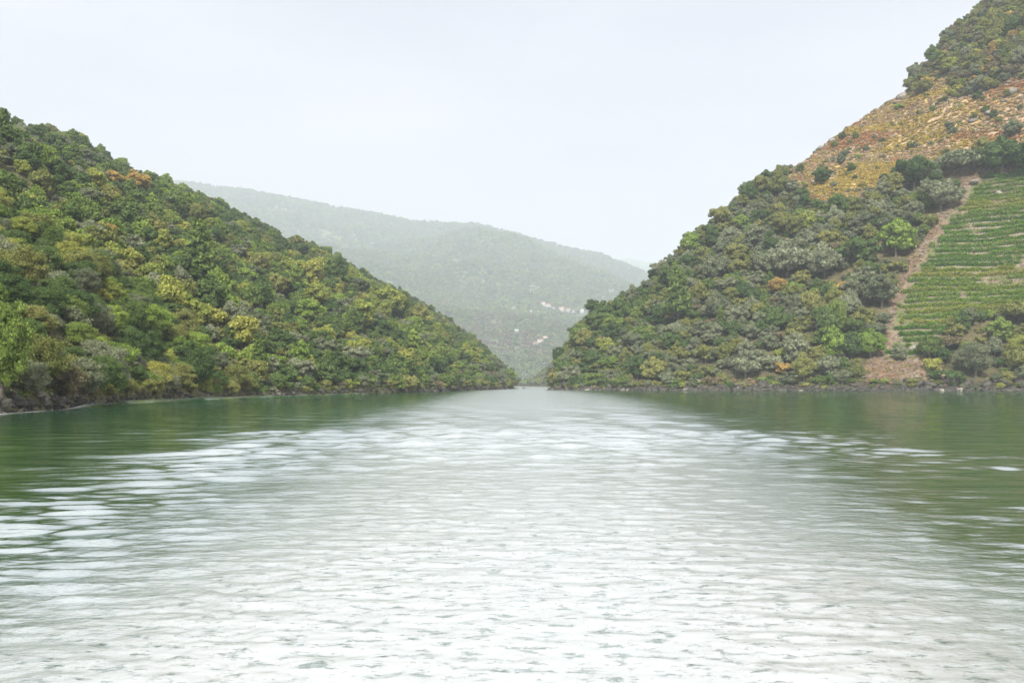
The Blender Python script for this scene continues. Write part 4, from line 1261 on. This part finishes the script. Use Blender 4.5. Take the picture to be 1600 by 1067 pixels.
# ------------------------------------------------------------------ far hamlets and pylons
def flat(name, c, rough=0.8): return simplemat(name, tuple(x * 0.88 for x in c), c, 0.5, rough)
M_WHITE = flat('white_render', (0.46, 0.44, 0.41)); M_STONEW = flat('stone_house', (0.32, 0.29, 0.25)); M_CREAM = flat('cream_render', (0.36, 0.31, 0.26))
M_TILE = flat('red_tiles', (0.30, 0.15, 0.10)); M_SLATE = flat('slate_tiles', (0.16, 0.18, 0.21)); M_GLASS = flat('window_glass', (0.05, 0.06, 0.07), 0.2)
M_BLUE = flat('blue_roof', (0.45, 0.62, 0.80)); M_STEEL = flat('galvanised_steel', (0.75, 0.76, 0.77), 0.5)
def boxv(x0, x1, y0, y1, z0, z1):
    V = np.array([(x, y, z) for x in (x0, x1) for y in (y0, y1) for z in (z0, z1)], float)
    return V, np.array([[0, 1, 3, 2], [4, 6, 7, 5], [0, 4, 5, 1], [2, 3, 7, 6], [0, 2, 6, 4], [1, 5, 7, 3]])
def house(px, py, wpx, hpx, wm, rm, rz, label, nwin=3):
    x, y, z = TM.locate(px, py)
    k = y / F; W, Hh, D = wpx * k, hpx * k, max(wpx * k * 0.65, 7)
    r = link('house', None); r.location = (x, y - 14, z - 1 + 3.0); r.rotation_euler = (0, 0, rz)
    tag(r, label, 'house', 'houses of the far hamlets')
    V, Fq = boxv(-W / 2, W / 2, -D / 2, D / 2, -8, Hh)
    link('wall', mesh_np('wall', V, [Fq], [wm]), r)
    o = 0.6; rh = D * 0.32
    V = [(-W / 2 - o, -D / 2 - o, Hh + .02), (W / 2 + o, -D / 2 - o, Hh + .02), (W / 2 + o, D / 2 + o, Hh + .02), (-W / 2 - o, D / 2 + o, Hh + .02), (-W / 2 - o, 0, Hh + rh), (W / 2 + o, 0, Hh + rh)]
    me = mesh_np('roof', V, [np.array([[0, 1, 5, 4], [2, 3, 4, 5], [3, 2, 1, 0]]), np.array([[0, 4, 3], [1, 2, 5]])], [rm])
    rf = link('roof', me, r)
    V, Fq = boxv(W * .2, W * .2 + 1, .6, 1.6, Hh + rh * .3, Hh + rh + 1.0)
    link('chimney', mesh_np('chimney', V, [Fq], [wm]), rf)
    wme = None
    for i in range(nwin):
        xx = -W / 2 + W * (i + .5) / nwin
        V, Fq = boxv(-.7, .7, -.08, .05, -.9, .9)
        if wme is None: wme = mesh_np('window', V, [Fq], [M_GLASS])
        q = link('window', wme, r); q.location = (xx, -D / 2, Hh * .55)
    V, Fq = boxv(-W * .1 - .6, -W * .1 + .6, -D / 2 - .06, -D / 2 + .05, 0, 2.3)
    link('door', mesh_np('door', V, [Fq], [M_SLATE]), r)
for a in [
    (848, 481, 8, 5, M_WHITE, M_TILE, .3, 'white house at the top of the upper far hamlet'), (856, 483, 9, 4, M_CREAM, M_TILE, -.2, 'cream house beside the white one at the hamlet top'),
    (851, 487, 7, 4, M_STONEW, M_SLATE, .1, 'stone house below the white one in the upper hamlet'), (862, 487, 8, 4, M_CREAM, M_SLATE, .4, 'cream house with a slate roof in the upper hamlet'),
    (877, 489, 9, 5, M_CREAM, M_TILE, .0, 'pinkish long house in the middle of the upper hamlet'), (888, 490, 8, 4, M_STONEW, M_TILE, -.3, 'stone house right of the pinkish one'),
    (897, 491, 7, 3, M_CREAM, M_SLATE, .2, 'low cream house near the right end of the hamlet'), (909, 490, 6, 4, M_WHITE, M_SLATE, .1, 'white house at the right end of the hamlet'),
    (829, 490, 5, 3, M_WHITE, M_SLATE, .1, 'small white house standing alone left of the upper hamlet'), (792, 481, 5, 3, M_CREAM, M_TILE, .1, 'cream house farthest left on the far bench'),
    (803, 485, 7, 3, M_STONEW, M_SLATE, -.2, 'stone house right of the leftmost one on the bench'),
    (851, 533, 8, 5, M_WHITE, M_TILE, .2, 'white house at the top of the lower hamlet'), (844, 537, 9, 4, M_WHITE, M_TILE, -.2, 'white house with a red roof in the lower hamlet middle'),
    (837, 541, 8, 3, M_CREAM, M_TILE, .1, 'cream house lowest in the lower hamlet'), (807, 521, 6, 2.4, M_STONEW, M_BLUE, .2, 'low shed with a pale blue roof left of the lower hamlet'),
    (898, 528, 4, 6, M_WHITE, M_SLATE, .1, 'narrow white house half hidden by the right hillside'),
]: house(*a)
def pylon(px, py, hp, label, arms=1):
    x, y, z = TM.locate(px, py)
    k = y / F; Hh = hp * k
    r = link('power_pylon', None); r.location = (x, y - 10, z + 6)
    tag(r, label, 'pylon', 'power line pylons on the far mountain')
    for sx in (-1, 1):
        v, f = tube((sx * 1.9 * k, 0, -14), (sx * 1.9 * k, 0, Hh), .45, .3, 6)
        link('pole', mesh_np('pole', v, [f], [M_STEEL]), r)
    for a in range(arms):
        V, Fq = boxv(-4.2 * k, 4.2 * k, -.5, .5, Hh * (0.96 - .28 * a) - .5, Hh * (0.96 - .28 * a) + .5)
        link('crossarm', mesh_np('crossarm', V, [Fq], [M_STEEL]), r)
pylon(582, 391, 9, 'twin-pole pylon highest on the far mountain, towards the left', 1)
pylon(713, 417, 8, 'small pylon in the middle of the far mountain', 1)
pylon(831, 462, 13, 'tallest pylon, above the upper hamlet', 1)
pylon(839, 461, 10, 'shorter pylon right beside the tallest one', 1)
pylon(955, 464, 8, 'double-armed pylon just left of the right hillside', 2)
